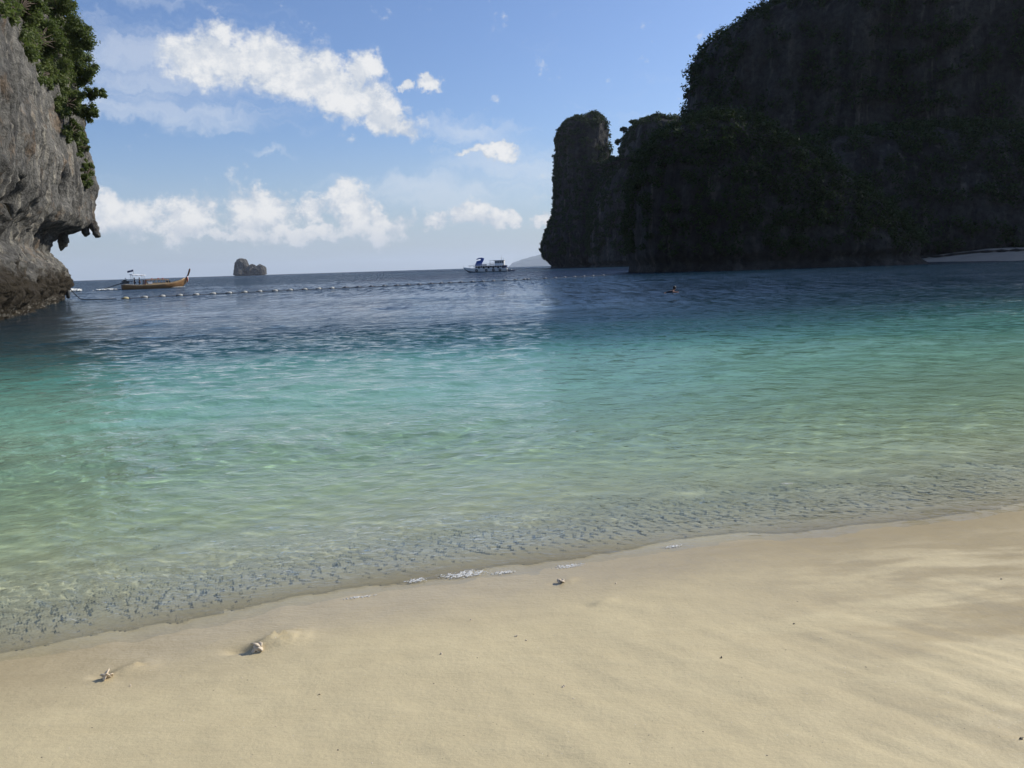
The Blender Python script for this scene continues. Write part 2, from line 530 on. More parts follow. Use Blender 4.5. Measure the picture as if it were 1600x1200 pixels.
def water_mat(film=False):
    m, t, out = new_mat('sea_water_lip' if film else 'sea_water')
    P = t.n('ShaderNodeNewGeometry').outputs['Position']
    d = shore_nodes(t, P)
    patch = t.noise(t.mapping(P, (4, 2, 0), (0, 0, -0.31), (0.05, 0.16, 1)), 1.0, 4.0, 0.55)
    dd = t.m('ADD', d, t.m('MULTIPLY', t.m('SUBTRACT', patch, 0.5), 7.0))
    dn = t.m('DIVIDE', t.m('MAXIMUM', d, 0.0), 40.0)
    ddn = t.m('DIVIDE', t.m('MAXIMUM', t.mix(t.mapr(d, 1.0, 8.0), d, dd), 0.0), 40.0)
    # light scattered back by the water itself, growing with depth
    body = t.ramp(ddn, [(0.0, (0.46, 0.45, 0.29)), (0.07, (0.43, 0.56, 0.38)), (0.2, (0.245, 0.48, 0.345)), (0.34, (0.088, 0.245, 0.190)),
                        (0.44, (0.030, 0.108, 0.100)), (0.6, (0.010, 0.042, 0.052)), (1.0, (0.007, 0.027, 0.045))])
    fac = t.ramp(dn, [(0.0, (0, 0, 0)), (0.02, (0.04,) * 3), (0.08, (0.24,) * 3), (0.2, (0.74,) * 3), (0.35, (0.97,) * 3), (0.5, (1, 1, 1))])
    tint = t.ramp(dn, [(0.0, (0.97, 0.98, 0.97)), (0.06, (0.84, 0.985, 0.90)), (0.2, (0.45, 0.85, 0.72)), (0.5, (0.05, 0.35, 0.4))])
    # ripples: long-crested along the shore
    R = t.mapping(P, (0, 0, 0), (0, 0, -0.31), (0.55, 1.0, 1.0))
    wind = t.noise(t.mapping(P, (9, 3, 0), (0, 0, -0.2), (0.018, 0.075, 1)), 1.0, 3.0, 0.5)
    calm = t.mapr(wind, 0.36, 0.62, 0.5, 1.0)
    n1 = t.noise(R, 1.0, 2.0, 0.5, 0.4)
    n2 = t.noise(R, 3.1, 3.0, 0.6, 0.5)
    n3 = t.noise(t.mapping(P, (0, 0, 0), (0, 0, -0.31), (0.7, 1.0, 1.0)), 11.0, 3.0, 0.6, 0.3)
    n4 = t.noise(t.mapping(P, (0, 0, 0), (0, 0, -0.31), (0.7, 1.0, 1.0)), 27.0, 3.0, 0.6, 0.3)
    chop = t.m('MULTIPLY', t.mapr(d, 0.9, 2.8, 1.0, 0.22, True), t.mapr(d, 0.1, 0.8, 0.1, 1.0, True))
    h = t.m('ADD', t.m('MULTIPLY', n1, 0.06), t.m('MULTIPLY', n2, 0.045))
    h = t.m('ADD', h, t.m('MULTIPLY', n3, 0.026))
    h = t.m('MULTIPLY', h, calm)
    h = t.m('ADD', h, t.m('MULTIPLY', t.m('MULTIPLY', n4, chop), 0.011))
    thin = t.mapr(d, -0.1, 0.5, 0.12, 1.0, True)
    h = t.m('MULTIPLY', h, thin)
    bn = t.n('ShaderNodeBump', None, Height=h, Distance=1.0, Strength=1.0)
    # beyond the near water the ripples are finer than a pixel: carry their slopes as a field of facet tilts
    c1 = t.noise(t.mapping(P, (3, 1, 0), (0, 0, -0.25), (0.6, 1.0, 1.0)), 3.6, 3.0, 0.68, 0.0, 'Color')
    c1 = t.vm('SUBTRACT', c1, (0.5, 0.5, 0.5))
    far = t.m('MULTIPLY', t.m('ADD', t.mapr(d, 2.0, 19.0, 0.2, 1.2, True), t.mapr(d, 75.0, 260.0, 0.0, 1.5, True)), calm)
    slick = t.m('MULTIPLY', t.mapr(dd, 20.0, 30.0, 0.0, 1.0, True), t.mapr(dd, 58.0, 85.0, 1.0, 0.0, True))
    sxx = t.vm('DOT_PRODUCT', P, (0.97, -0.24, 0.0))
    slick = t.m('MULTIPLY', slick, t.mapr(sxx, -4.0, 8.0, 1.0, 0.0, True))
    far = t.m('MULTIPLY', far, t.mapr(slick, 0.0, 1.0, 1.2, 0.36))
    sl = t.n('ShaderNodeVectorMath', dict(operation='SCALE'), i0=t.vm('MULTIPLY', c1, (1.1, 1.8, 0.0)), Scale=far).outputs[0]
    tilt = t.n('ShaderNodeVectorMath', dict(operation='SCALE'), i0=(-SHN.x, -SHN.y, 0.0), Scale=t.m('MULTIPLY', far, 0.13)).outputs[0]
    c2 = t.noise(t.mapping(P, (1, 7, 0), (0, 0, 0.0), (1.9, 0.22, 1.0)), 1.0, 3.0, 0.6, 0.0, 'Color')
    c2 = t.vm('SUBTRACT', c2, (0.5, 0.5, 0.5))
    wl = t.m('MULTIPLY', t.mapr(d, 14.0, 45.0, 0.0, 1.0, True), t.mapr(slick, 0.0, 1.0, 1.0, 0.3))
    sl2 = t.n('ShaderNodeVectorMath', dict(operation='SCALE'), i0=t.vm('MULTIPLY', c2, (0.3, 1.5, 0.0)), Scale=wl).outputs[0]
    N = t.vm('NORMALIZE', t.vm('ADD', t.vm('ADD', t.vm('ADD', bn.outputs[0], sl), sl2), tilt))
    # the surface is a thin sheet here (no bending), so it reflects alike from above and below
    bk = t.n('ShaderNodeNewGeometry').outputs['Backfacing']
    fr = t.n('ShaderNodeFresnel', None, IOR=t.mapr(bk, 0.0, 1.0, 1.333, 1 / 1.333), Normal=N).outputs[0]
    gl = t.n('ShaderNodeBsdfGlossy', dict(distribution='GGX'), Color=(1, 1, 1, 1), Roughness=0.06, Normal=N)
    df = t.n('ShaderNodeBsdfDiffuse', None, Color=body, Normal=N)
    if film:
        tp = t.n('ShaderNodeBsdfTransparent', None, Color=tint)
    else:
        tp = t.n('ShaderNodeBsdfRefraction', None, Color=tint, Roughness=0.0, IOR=1.333)
    under = t.n('ShaderNodeMixShader', None, i0=fac, i1=tp.outputs[0], i2=df.outputs[0])
    mx = t.n('ShaderNodeMixShader', None, i0=fr, i1=under.outputs[0], i2=gl.outputs[0])
    t.link(mx.outputs[0], out.inputs[0])
    return m


def rock_mat(name, dark=1.0, scale=1.0, warm=0.5, base_z=None):
    m, t, out = new_mat(name)
    g = t.n('ShaderNodeNewGeometry')
    P = g.outputs['Position']
    st = t.noise(t.mapping(P, (0, 0, 0), (0, 0, 0), (0.55 * scale, 0.55 * scale, 0.07 * scale)), 1.0, 6.0, 0.62, 0.5)
    st2 = t.noise(t.mapping(P, (5, 2, 1), (0, 0, 0), (1.5 * scale, 1.5 * scale, 0.12 * scale)), 1.0, 5.0, 0.6, 0.3)
    mo = t.noise(P, 0.35 * scale, 6.0, 0.65)
    fi = t.noise(P, 2.6 * scale, 8.0, 0.7)
    col = t.ramp(st, [(0.30, (0.06, 0.058, 0.052)), (0.45, (0.19, 0.185, 0.17)), (0.58, (0.29, 0.28, 0.25)), (0.72, (0.50, 0.46, 0.38))])
    col = t.mix(t.mapr(st2, 0.57, 0.68, 0, 0.9), col, (0.56, 0.52, 0.43))
    col = t.mix(t.m('MULTIPLY', t.mapr(mo, 0.52, 0.66, 0, 1, True), warm), col, (0.40, 0.245, 0.12))
    col = t.mix(t.mapr(st2, 0.30, 0.40, 0.75, 0.0), col, (0.05, 0.047, 0.042))
    col = t.mix(0.8, col, t.ramp(fi, [(0.34, (0.30, 0.30, 0.30)), (0.6, (1.12, 1.12, 1.12))]), 'MULTIPLY')
    if base_z:
        z = t.n('ShaderNodeSeparateXYZ', None, i0=P).outputs[2]
        zz = t.m('ADD', z, t.m('MULTIPLY', t.m('SUBTRACT', t.noise(P, 0.5, 4.0), 0.5), 3.4))
        k = t.mapr(zz, base_z - 0.5, base_z + 0.7, 1.0, 0.0, True)
        dk = t.mix(fi, (0.012, 0.010, 0.008), (0.10, 0.082, 0.055))
        col = t.mix(k, col, dk)
        # oysters along the tide line
        vo = t.n('ShaderNodeTexVoronoi', None, Vector=P, Scale=4.0)
        oy = t.m('MULTIPLY', t.mapr(t.m('ADD', z, t.m('MULTIPLY', mo, 0.8)), 0.75, 1.15, 1.0, 0.0), t.mapr(vo.outputs['Distance'], 0.25, 0.45, 1.0, 0.0))
        col = t.mix(t.m('MULTIPLY', oy, 0.65), col, (0.42, 0.39, 0.33))
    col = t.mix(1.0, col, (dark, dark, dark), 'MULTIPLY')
    bn = t.n('ShaderNodeBump', None, Height=t.m('ADD', fi, t.m('MULTIPLY', st2, 0.6)), Distance=0.5 / scale, Strength=0.9)
    b = t.n('ShaderNodeBsdfPrincipled', None, **{'Base Color': col, 'Roughness': 0.9, 'Specular IOR Level': 0.2, 'Normal': bn.outputs[0]})
    t.link(b.outputs[0], out.inputs[0])
    return m


M = {}
M['sand'] = sand_mat()
M['water'] = water_mat()
M['water_lip'] = water_mat(True)
M['rock_near'] = rock_mat('limestone_near', 0.74, 1.0, 0.4, 2.6)
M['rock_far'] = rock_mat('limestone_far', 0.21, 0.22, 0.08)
M['rock_islet'] = rock_mat('limestone_islet', 0.42, 0.10, 0.2)
M['hill'] = simple('far_forest', (0.05, 0.075, 0.05), 0.9, 0.3, 0.002)
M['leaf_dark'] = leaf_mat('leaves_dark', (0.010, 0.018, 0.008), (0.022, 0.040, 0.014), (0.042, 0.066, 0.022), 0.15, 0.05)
M['leaf_near'] = leaf_mat('leaves_near', (0.06, 0.09, 0.024), (0.125, 0.165, 0.048), (0.23, 0.26, 0.09), 0.45)
M['leaf_fresh'] = leaf_mat('leaves_fresh', (0.025, 0.050, 0.012), (0.05, 0.095, 0.022), (0.09, 0.15, 0.035), 0.3)
M['bark'] = simple('bark', (0.075, 0.058, 0.042), 0.9, 0.35, 6.0, 0.2, 0.03)
M['foam'] = simple('foam', (0.74, 0.75, 0.72), 0.6, 0.06, 30.0, 0.3, 0.006)
M['shell'] = simple('shell', (0.62, 0.52, 0.38), 0.55, 0.3, 60.0, 0.4, 0.003)
M['pebble'] = simple('pebble', (0.16, 0.135, 0.10), 0.7, 0.5, 40.0, 0.4, 0.002)
M['hull_wood'] = simple('varnished_wood', (0.36, 0.20, 0.085), 0.4, 0.3, 3.0, 0.5)
M['hull_pale'] = simple('pale_wood', (0.55, 0.40, 0.22), 0.5, 0.2, 3.0)
M['wood_dark'] = simple('dark_wood', (0.10, 0.045, 0.02), 0.5, 0.3, 4.0)
M['red'] = simple('red_paint', (0.42, 0.045, 0.03), 0.5, 0.15)
M['white'] = simple('white_paint', (0.80, 0.80, 0.78), 0.45, 0.05, 2.0)
M['cloth_white'] = simple('white_cloth', (0.78, 0.79, 0.80), 0.9, 0.06, 3.0)
M['black'] = simple('black_rubber', (0.02, 0.02, 0.022), 0.7, 0.3)
M['iron'] = simple('engine_iron', (0.06, 0.065, 0.065), 0.5, 0.4, 6.0, 0.5, 0, 0.4)
M['blue'] = simple('blue_paint', (0.02, 0.07, 0.30), 0.45, 0.1)
M['navy'] = simple('navy_paint', (0.015, 0.03, 0.09), 0.5, 0.15)
M['glass'] = simple('dark_glass', (0.02, 0.03, 0.04), 0.12, 0.2, 2.0, 0.6)
M['grey'] = simple('grey_paint', (0.34, 0.36, 0.38), 0.5, 0.1)
M['rope'] = simple('rope', (0.045, 0.05, 0.06), 0.9, 0.3, 30.0)
M['buoy'] = simple('buoy_plastic', (0.40, 0.40, 0.37), 0.45, 0.12, 6.0)
M['buoy_y'] = simple('buoy_yellowed', (0.46, 0.40, 0.22), 0.45, 0.15, 6.0)
M['buoy_d'] = simple('buoy_backlit', (0.07, 0.085, 0.11), 0.5, 0.2, 6.0)  # same floats seen against the sun, their shade put into the colour
M['skin'] = simple('skin', (0.36, 0.20, 0.13), 0.6, 0.1)
M['hair'] = simple('hair', (0.012, 0.010, 0.009), 0.5, 0.2)
M['shirt_dark'] = simple('dark_shirt', (0.02, 0.022, 0.03), 0.9, 0.2)
M['shorts'] = simple('grey_shorts', (0.10, 0.10, 0.11), 0.9, 0.2)

# ------------------------------------------------------------------ beach and seabed (one sheet)
SCOURS = [(395, 1014, 0.125, 0.045), (172, 1055, 0.085, 0.028), (876, 911, 0.06, 0.016), (930, 945, 0.08, 0.010)]      # where shells sit in the swash
SCOUR_W = []


def bed_z(d):
    d = np.asarray(d, float)
    up_ = -0.075 * d - 0.004 * np.clip(-d - 3, 0, 40) ** 1.0
    up_ = np.where(d < -14, 1.05 + 0.02 * (-d - 14), up_)
    dn = -(0.075 * d + 0.0035 * d * d)
    dn = np.maximum(dn, -9.0)
    return np.where(d < 0, up_, dn)


for (px, py, r, h) in SCOURS:
    p = gnd(px, py, 0.0)
    for _ in range(4):
        d_, s_ = shore_d(p.x, p.y)
        p = gnd(px, py, float(bed_z(d_)))
    SCOUR_W.append((p.x, p.y, r, h))


def sand_height(x, y):
    d, s = shore_d(x, y)
    z = bed_z(d)
    near = np.exp(-((x / 14) ** 2 + ((y - 4) / 12) ** 2))
    # long low swash ridges running obliquely down the beach
    a = 0.95
    u = x * math.cos(a) - y * math.sin(a)
    v = x * math.sin(a) + y * math.cos(a)
    rid = fbm(u * 0.8, v * 4.5, 1.7, 3)
    side = sstep(s, -1.0, 2.5)
    z = z + near * 0.024 * rid * (0.25 + 0.75 * side) * sstep(-d, 0.6, 2.2)
    z = z + near * 0.016 * fbm(x * 0.7, y * 0.7, 5.0, 4)
    z = z + near * 0.0035 * fbm(x * 6.0, y * 6.0, 2.0, 3)
    # cusps that make the waterline wander
    z = z + 0.012 * fbm(s * 0.55, d * 0.25, 9.0, 3) * np.exp(-(d / 2.5) ** 2)
    z = z + 0.25 * fbm(x * 0.05, y * 0.05, 3.0, 3) * sstep(d, 8, 25)
    for (cx, cy, r, h) in SCOUR_W:
        dx, dy = x - cx, y - cy
        al = (dx * 0.80 + dy * 0.60)                      # the backwash tail
        ac = (-dx * 0.60 + dy * 0.80)
        tail = np.exp(-((al - r * 1.0) / (r * 1.3)) ** 2) * np.exp(-(ac / (r * (0.45 + 0.25 * np.clip(al / r, 0, 3)))) ** 2)
        z = z + h * tail * (1 + 0.9 * fbm(dx * 30, dy * 30, 1.0, 3))
        z = z - h * 0.7 * np.exp(-((dx + r * 0.55) ** 2 + (dy * 1.5) ** 2) / (r * 0.55) ** 2)
    return z


def sinh_axis(lo, hi, n, c, fine):
    t = np.linspace(math.asinh((lo - c) / fine), math.asinh((hi - c) / fine), n)
    return c + fine * np.sinh(t)


gx = np.concatenate([-np.geomspace(4.4, 6800, 60)[::-1], np.arange(-4.36, 5.2, 0.022), np.geomspace(5.22, 6800, 60)])
gy = np.concatenate([-np.geomspace(1.0, 400, 24)[::-1], np.linspace(-0.8, 2.2, 24), np.arange(2.22, 6.6, 0.02), np.geomspace(6.63, 6500, 100)])
X, Y = np.meshgrid(gx, gy, indexing='ij')
Z = sand_height(X, Y)
beach_me = mesh_np('beach', np.stack([X, Y, Z], -1).reshape(-1, 3), grid_faces(len(gx), len(gy)))
beach = tag(obj('beach', beach_me, M['sand']), 'pale wet sand beach sloping into clear water', None, None, 'structure')

# ------------------------------------------------------------------ sea surface with real waves
WAVES = []
wr = np.random.RandomState(3)
for lam in np.geomspace(0.11, 5.0, 44):
    ang = wr.normal(0, 0.55) + math.atan2(-SHN.y, -SHN.x)
    amp = 0.0042 * lam ** 0.93 * (0.6 + 0.8 * wr.rand())
    amp *= (1.0 + 0.5 * float(lam < 0.6)) * (0.5 if lam < 0.16 else 1.0) * (0.75 if lam > 1.2 else 1.0)
    WAVES.append((lam, ang, amp, wr.rand() * 6.283))


def sea_height(x, y, step):
    d, s = shore_d(x, y)
    z = np.zeros_like(x)
    wx = 0.35 * fbm(x * 0.35, y * 0.35, 0.3, 2)
    patchy = 0.55 * fbm(s * 0.9, d * 0.8, 13.0, 3)
    short = 0.4 + 0.6 * sstep(d + patchy, 0.3, 1.9)          # the shortest ripples die out in the wash
    for lam, ang, amp, ph in WAVES:
        k = 2 * math.pi / lam
        res = sstep(lam / np.maximum(step, 1e-6), 2.5, 6.0)
        w = np.sin(k * (x * math.cos(ang) + y * math.sin(ang)) + ph + wx * min(k, 9.0))
        z = z + res * amp * w * (short if lam < 0.4 else 1.0)
    gust = 0.75 + 0.9 * fbm(x * 0.10, y * 0.28, 7.0, 3)
    shoal = 0.12 + 0.88 * sstep(d + patchy, 0.0, 1.9)
    z = z * np.clip(gust, 0.3, 1.7) * shoal
    # the little wave folding onto the sand, in lobes
    f = sstep(0.05 / np.maximum(step, 1e-6), 0.7, 2.0)
    chop = fbm(x * 7.0, y * 11.0, 0.5, 3) * np.exp(-((d + 0.5 * patchy - 0.95) / 0.7) ** 2)
    z = z + f * 0.0105 * chop
    z = z + 0.016 * np.exp(-((d - 1.15 - 0.35 * fbm(s * 0.5, 0.0, 1.0, 2)) / 0.22) ** 2) * np.clip(0.6 + fbm(s * 0.8, 2.0, 3.0, 2), 0, 1.3) * f
    lobes = 0.013 * fbm(s * 0.75, 0.3 * d, 11.0, 3) - 0.004
    z = z + lobes * np.exp(-(d / 0.9) ** 2)
    return z


def sector(a0, a1, na, r0, r1, nr):
    a = np.linspace(math.radians(a0), math.radians(a1), na)
    r = np.geomspace(r0, r1, nr)
    return a, r


aa = np.concatenate([np.linspace(-112, -38, 60)[:-1], np.linspace(-38, 38, 500), np.linspace(38, 112, 60)[1:]])
aa = np.radians(aa)
rr = np.concatenate([np.geomspace(3.0, 13, 400)[:-1], np.geomspace(13, 60, 150)[:-1], np.geomspace(60, 6300, 100)])
A, Rr = np.meshgrid(aa, rr, indexing='ij')
SX, SY = np.sin(A) * Rr, np.cos(A) * Rr
stepm = np.where(Rr < 13, Rr * 0.0036, np.where(Rr < 60, Rr * 0.0085, Rr * 0.03))
stepm = np.where(np.abs(A) > math.radians(38), Rr * 0.02, stepm)
SZ = sea_height(SX, SY, stepm)
Fs = grid_faces(len(aa), len(rr))
Vs = np.stack([SX, SY, SZ], -1).reshape(-1, 3)
dsh, _ = shore_d(Vs[:, 0], Vs[:, 1])
keep = (dsh[Fs].max(1) > -1.3)
Fs = Fs[keep]


def sub_mesh(name, Fq):
    used = np.unique(Fq)
    remap = np.full(len(Vs), -1)
    remap[used] = np.arange(len(used))
    return mesh_np(name, Vs[used], remap[Fq])


_, ssh = shore_d(Vs[:, 0], Vs[:, 1])
lip = dsh + 0.16 * fbm(ssh * 1.6, dsh * 2.0, 6.0, 4)
deep = Vs[:, 2] - sand_height(Vs[:, 0], Vs[:, 1])
film = (lip[Fs].mean(1) < 0.14) | ((deep[Fs].min(1) < 0.013) & (dsh[Fs].max(1) < 0.35))               # the thin lip of water that is too shallow to bend light
sea = tag(obj('sea', sub_mesh('sea', Fs[~film]), M['water']), 'clear turquoise sea turning dark blue towards the horizon', None, None, 'structure')
obj('swash', sub_mesh('swash', Fs[film]), M['water_lip'], sea)

sea.cycles.is_caustics_caster = True
beach.cycles.is_caustics_receiver = True

# ------------------------------------------------------------------ leaf masses
def crown_mesh(name, C, R, n, leaf, seed=0, flat=0.75, shell=0.55, droop=0.0):
    """C (k,3) clump centres, R (k,) radii, n leaves per clump: small pointed leaf sprays spread through the clumps"""
    rs = np.random.RandomState(seed)
    C = np.asarray(C, float)
    R = np.asarray(R, float)
    k = len(C)
    dv = rs.normal(size=(k, n, 3))
    dv /= np.linalg.norm(dv, axis=2)[..., None]
    rad = shell + (1 - shell) * rs.rand(k, n) ** 0.6
    rad = rad * (0.6 + 0.75 * rs.rand(k, n) ** 1.5)
    Pp = C[:, None, :] + dv * (rad * R[:, None])[..., None] * np.array([1, 1, flat])
    Pp = Pp.reshape(-1, 3)
    nor = dv.reshape(-1, 3) * 0.8 + rs.normal(size=(k * n, 3)) * 0.7 + np.array([0, 0, 0.6])
    nor /= np.linalg.norm(nor, axis=1)[:, None]
    ta = np.cross(nor, rs.normal(size=(k * n, 3)))
    ta /= np.linalg.norm(ta, axis=1)[:, None]
    tb = np.cross(nor, ta)
    L = (np.atleast_1d(leaf)[:, None] * np.ones((k, n))).reshape(-1) * (0.6 + 0.8 * rs.rand(k * n))
    a = ta * L[:, None]
    b = tb * (L * 0.5)[:, None]
    V = np.stack([Pp - a, Pp + b * (0.6 + 0.5 * rs.rand(k * n))[:, None] - a * 0.1, Pp + a, Pp - b + a * 0.15 - nor * (0.2 * L)[:, None]], 1).reshape(-1, 3)
    return mesh_np(name, V, np.arange(len(V)).reshape(-1, 4), smooth=False)


# ------------------------------------------------------------------ karst masses on the far side
def interp_edge(pts, D):
    """edge points given along sight lines -> arrays (z, x) at distance D"""
    w = [at(px, py, D) for px, py in pts]
    z = np.array([p.z for p in w])
    x = np.array([p.x for p in w])
    o = np.argsort(z)
    return z[o], x[o]


def karst(name, left, right, D, depth, ztop=None, nth=220, nz=150, amp=1.0, fs=1.0, expo=0.75, mat=None, seed=0.0, lean=0.0):
    zl, xl = interp_edge(left, D)
    zr, xr = interp_edge(right, D)
    top = ztop if ztop is not None else max(zl[-1], zr[-1])
    t = np.linspace(0, 1, nz)
    zz = -3 + (top + 3) * (1 - (1 - t) ** 1.25)
    XL = np.interp(zz, zl, xl)
    XR = np.interp(zz, zr, xr)
    cx, hw = (XL + XR) / 2, np.maximum((XR - XL) / 2, 0.02)
    dp = depth * (hw / hw.max()) ** 0.6
    th = np.linspace(0, 2 * math.pi, nth, endpoint=False)
    c, s_ = np.cos(th), np.sin(th)
    ex = np.sign(c) * np.abs(c) ** expo
    ey = np.sign(s_) * np.abs(s_) ** expo
    Xm = cx[None, :] + ex[:, None] * hw[None, :]
    Ym = D + lean * zz[None, :] + ey[:, None] * dp[None, :]
    Zm = np.broadcast_to(zz[None, :], Xm.shape).copy()
    q = fs
    n = fbm(Xm * 0.05 * q + seed, Ym * 0.05 * q, Zm * 0.016 * q, 4) * 3.0 + ridged(Xm * 0.13 * q, Ym * 0.13 * q + seed, Zm * 0.03 * q, 3) * 1.0
    n = n + fbm(Xm * 0.3 * q, Ym * 0.3 * q, Zm * 0.2 * q + seed, 3) * 0.9
    edge = np.clip(hw / (hw.max() * 0.35), 0.12, 1)[None, :]
    n = n * amp * edge
    # undercut at the tide line
    n = n - 1.6 * amp * np.exp(-((Zm - 1.6) / 1.1) ** 2)
    front = 0.35 + 0.65 * np.abs(s_)[:, None] ** 0.7          # keep the traced outline, carve the faces
    Xm = Xm + c[:, None] * n * front
    Ym = Ym + s_[:, None] * n
    Zm = Zm + fbm(Xm * 0.15 * q, Ym * 0.15 * q, 2.0 + seed, 3) * 1.2 * amp * sstep(zz, 0.5 * top, top)[None, :]
    V = np.stack([Xm, Ym, Zm], -1).reshape(-1, 3)
    F = grid_faces(nth, nz, wrap_u=True)
    V = np.vstack([V, [[cx[-1], D, top + 0.3]]])
    capi = len(V) - 1
    me = mesh_np(name, V, F)
    bm = bmesh.new()
    bm.from_mesh(me)
    bm.verts.ensure_lookup_table()
    for i in range(nth):
        a_, b_ = i * nz + nz - 1, ((i + 1) % nth) * nz + nz - 1
        try:
            bm.faces.new((bm.verts[a_], bm.verts[b_], bm.verts[capi]))
        except ValueError:
            pass
    bmesh.ops.recalc_face_normals(bm, faces=bm.faces)
    bm.to_mesh(me)
    bm.free()
    me.polygons.foreach_set('use_smooth', np.full(len(me.polygons), True))
    return obj(name, me, mat)


def face_data(o):
    me = o.data
    n = len(me.polygons)
    ce = np.empty(n * 3)
    no = np.empty(n * 3)
    ar = np.empty(n)
    me.polygons.foreach_get('center', ce)
    me.polygons.foreach_get('normal', no)
    me.polygons.foreach_get('area', ar)
    return ce.reshape(-1, 3), no.reshape(-1, 3), ar


def veg_points(o, count, seed, bare=0.0, fs=1.0, zmin=4.0):
    ce, no, ar = face_data(o)
    rs = np.random.RandomState(seed)
    view = -(ce[:, 0] * no[:, 0] + ce[:, 1] * no[:, 1]) / np.linalg.norm(ce[:, :2], axis=1)
    w = ar * (view + no[:, 2] > -0.25) * (ce[:, 2] > zmin)
    patch = fbm(ce[:, 0] * 0.06 * fs, ce[:, 1] * 0.06 * fs, ce[:, 2] * 0.028 * fs, 3) + 0.9 * no[:, 2]
    w = w * sstep(patch, bare - 0.15, bare + 0.12)
    w = w / w.sum()
    i = rs.choice(len(ar), count, p=w)
    return ce[i] + rs.normal(size=(count, 3)) * 0.4, no[i]


MASSES = []
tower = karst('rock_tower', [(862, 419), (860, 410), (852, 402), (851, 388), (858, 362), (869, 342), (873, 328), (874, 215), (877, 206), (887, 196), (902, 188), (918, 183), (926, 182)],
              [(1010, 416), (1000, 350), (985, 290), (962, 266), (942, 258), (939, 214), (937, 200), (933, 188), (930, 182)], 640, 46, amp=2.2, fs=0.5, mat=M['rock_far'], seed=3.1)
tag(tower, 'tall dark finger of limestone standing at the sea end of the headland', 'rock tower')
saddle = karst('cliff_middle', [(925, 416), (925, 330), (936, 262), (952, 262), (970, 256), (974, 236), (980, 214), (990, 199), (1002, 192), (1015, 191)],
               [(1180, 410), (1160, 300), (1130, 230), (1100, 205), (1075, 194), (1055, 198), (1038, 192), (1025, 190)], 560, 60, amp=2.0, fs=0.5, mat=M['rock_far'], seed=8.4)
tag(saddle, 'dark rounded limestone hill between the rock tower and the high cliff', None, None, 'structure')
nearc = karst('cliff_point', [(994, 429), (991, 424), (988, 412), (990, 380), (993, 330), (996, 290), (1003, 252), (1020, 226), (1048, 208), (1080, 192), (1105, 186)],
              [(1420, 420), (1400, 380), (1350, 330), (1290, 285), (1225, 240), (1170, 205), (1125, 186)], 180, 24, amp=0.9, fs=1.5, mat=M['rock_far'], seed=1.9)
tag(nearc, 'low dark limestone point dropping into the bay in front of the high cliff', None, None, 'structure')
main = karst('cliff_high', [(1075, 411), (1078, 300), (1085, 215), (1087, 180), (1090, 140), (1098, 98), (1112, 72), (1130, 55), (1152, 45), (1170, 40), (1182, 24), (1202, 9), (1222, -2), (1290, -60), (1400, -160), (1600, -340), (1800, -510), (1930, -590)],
             [(2620, 395), (2540, 150), (2450, -150), (2300, -420), (2140, -580), (2020, -610)], 320, 70, amp=1.8, fs=0.7, nth=420, nz=180, mat=M['rock_far'], seed=5.5)  # unseen peak on the right is raised to shade the point and far beach
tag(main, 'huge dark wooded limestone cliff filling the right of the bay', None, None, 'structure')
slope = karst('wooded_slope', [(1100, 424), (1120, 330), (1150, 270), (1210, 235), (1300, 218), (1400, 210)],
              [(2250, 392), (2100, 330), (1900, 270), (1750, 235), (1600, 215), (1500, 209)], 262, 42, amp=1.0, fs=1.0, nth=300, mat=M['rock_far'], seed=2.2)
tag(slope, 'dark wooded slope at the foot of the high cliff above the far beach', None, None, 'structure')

# the far beach under the slope
fb = []
fbu = np.linspace(0, 1, 90)
fbv = np.linspace(0, 1, 26)
rows = []
for u in fbu:
    px = 1385 + 520 * u
    w0 = at(px, 0, 208 - 46 * min(u / 0.42, 1.0) + 30 * max(0, u - 0.42))
    w1 = at(px, 0, 262 - 20 * u)
    for v in fbv:
        x = w0.x + (w1.x - w0.x) * v
        y = w0.y + (w1.y - w0.y) * v
        rows.append((x, y, -0.5 + (0.2 + 0.8 * min(1.0, u / 0.34)) * 4.2 * v ** 0.9 + (0.6 * min(1.0, u / 0.2) if v > 0.42 else 0.0) * min(1, (v - 0.42) / 0.03 if v > 0.42 else 0)))
V = np.array(rows)
V[:, 2] += 0.30 * fbm(V[:, 0] * 0.14, V[:, 1] * 0.14, 0.0, 4)
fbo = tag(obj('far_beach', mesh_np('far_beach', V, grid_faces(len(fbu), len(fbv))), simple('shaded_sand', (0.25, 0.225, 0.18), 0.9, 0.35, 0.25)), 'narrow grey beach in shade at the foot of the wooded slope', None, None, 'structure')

G3 = V.reshape(len(fbu), len(fbv), 3)
jl = int(0.44 * (len(fbv) - 1))
mb = MB().tube([tuple(G3[i, jl] + np.array([0, -0.4, 0.25])) for i in range(8, len(fbu), 2)], [0.28 + 0.16 * math.sin(i * 1.7) for i in range(8, len(fbu), 2)], 7)
mb.build('dark_line', simple('dark_line_brown', (0.035, 0.03, 0.025), 0.9, 0.4, 0.8), fbo, True)  # uneven dark line along the step in the sand

rs = np.random.RandomState(8)
iu = rs.randint(0, len(fbu), 150)
jv = rs.randint(int(0.62 * len(fbv)), len(fbv), 150)
scr = crown_mesh('shore_scrub', G3[iu, jv] + np.stack([rs.uniform(-1, 1, 150), rs.uniform(-1, 1, 150), rs.uniform(0.2, 1.0, 150)], -1), 0.7 + 1.5 * rs.rand(150) ** 2, 60, np.full(150, 0.35), 91, 0.8, 0.3)
tag(obj('shore_scrub', scr, M['leaf_dark']), 'dark scrub along the back of the far grey beach', None, None, 'stuff')

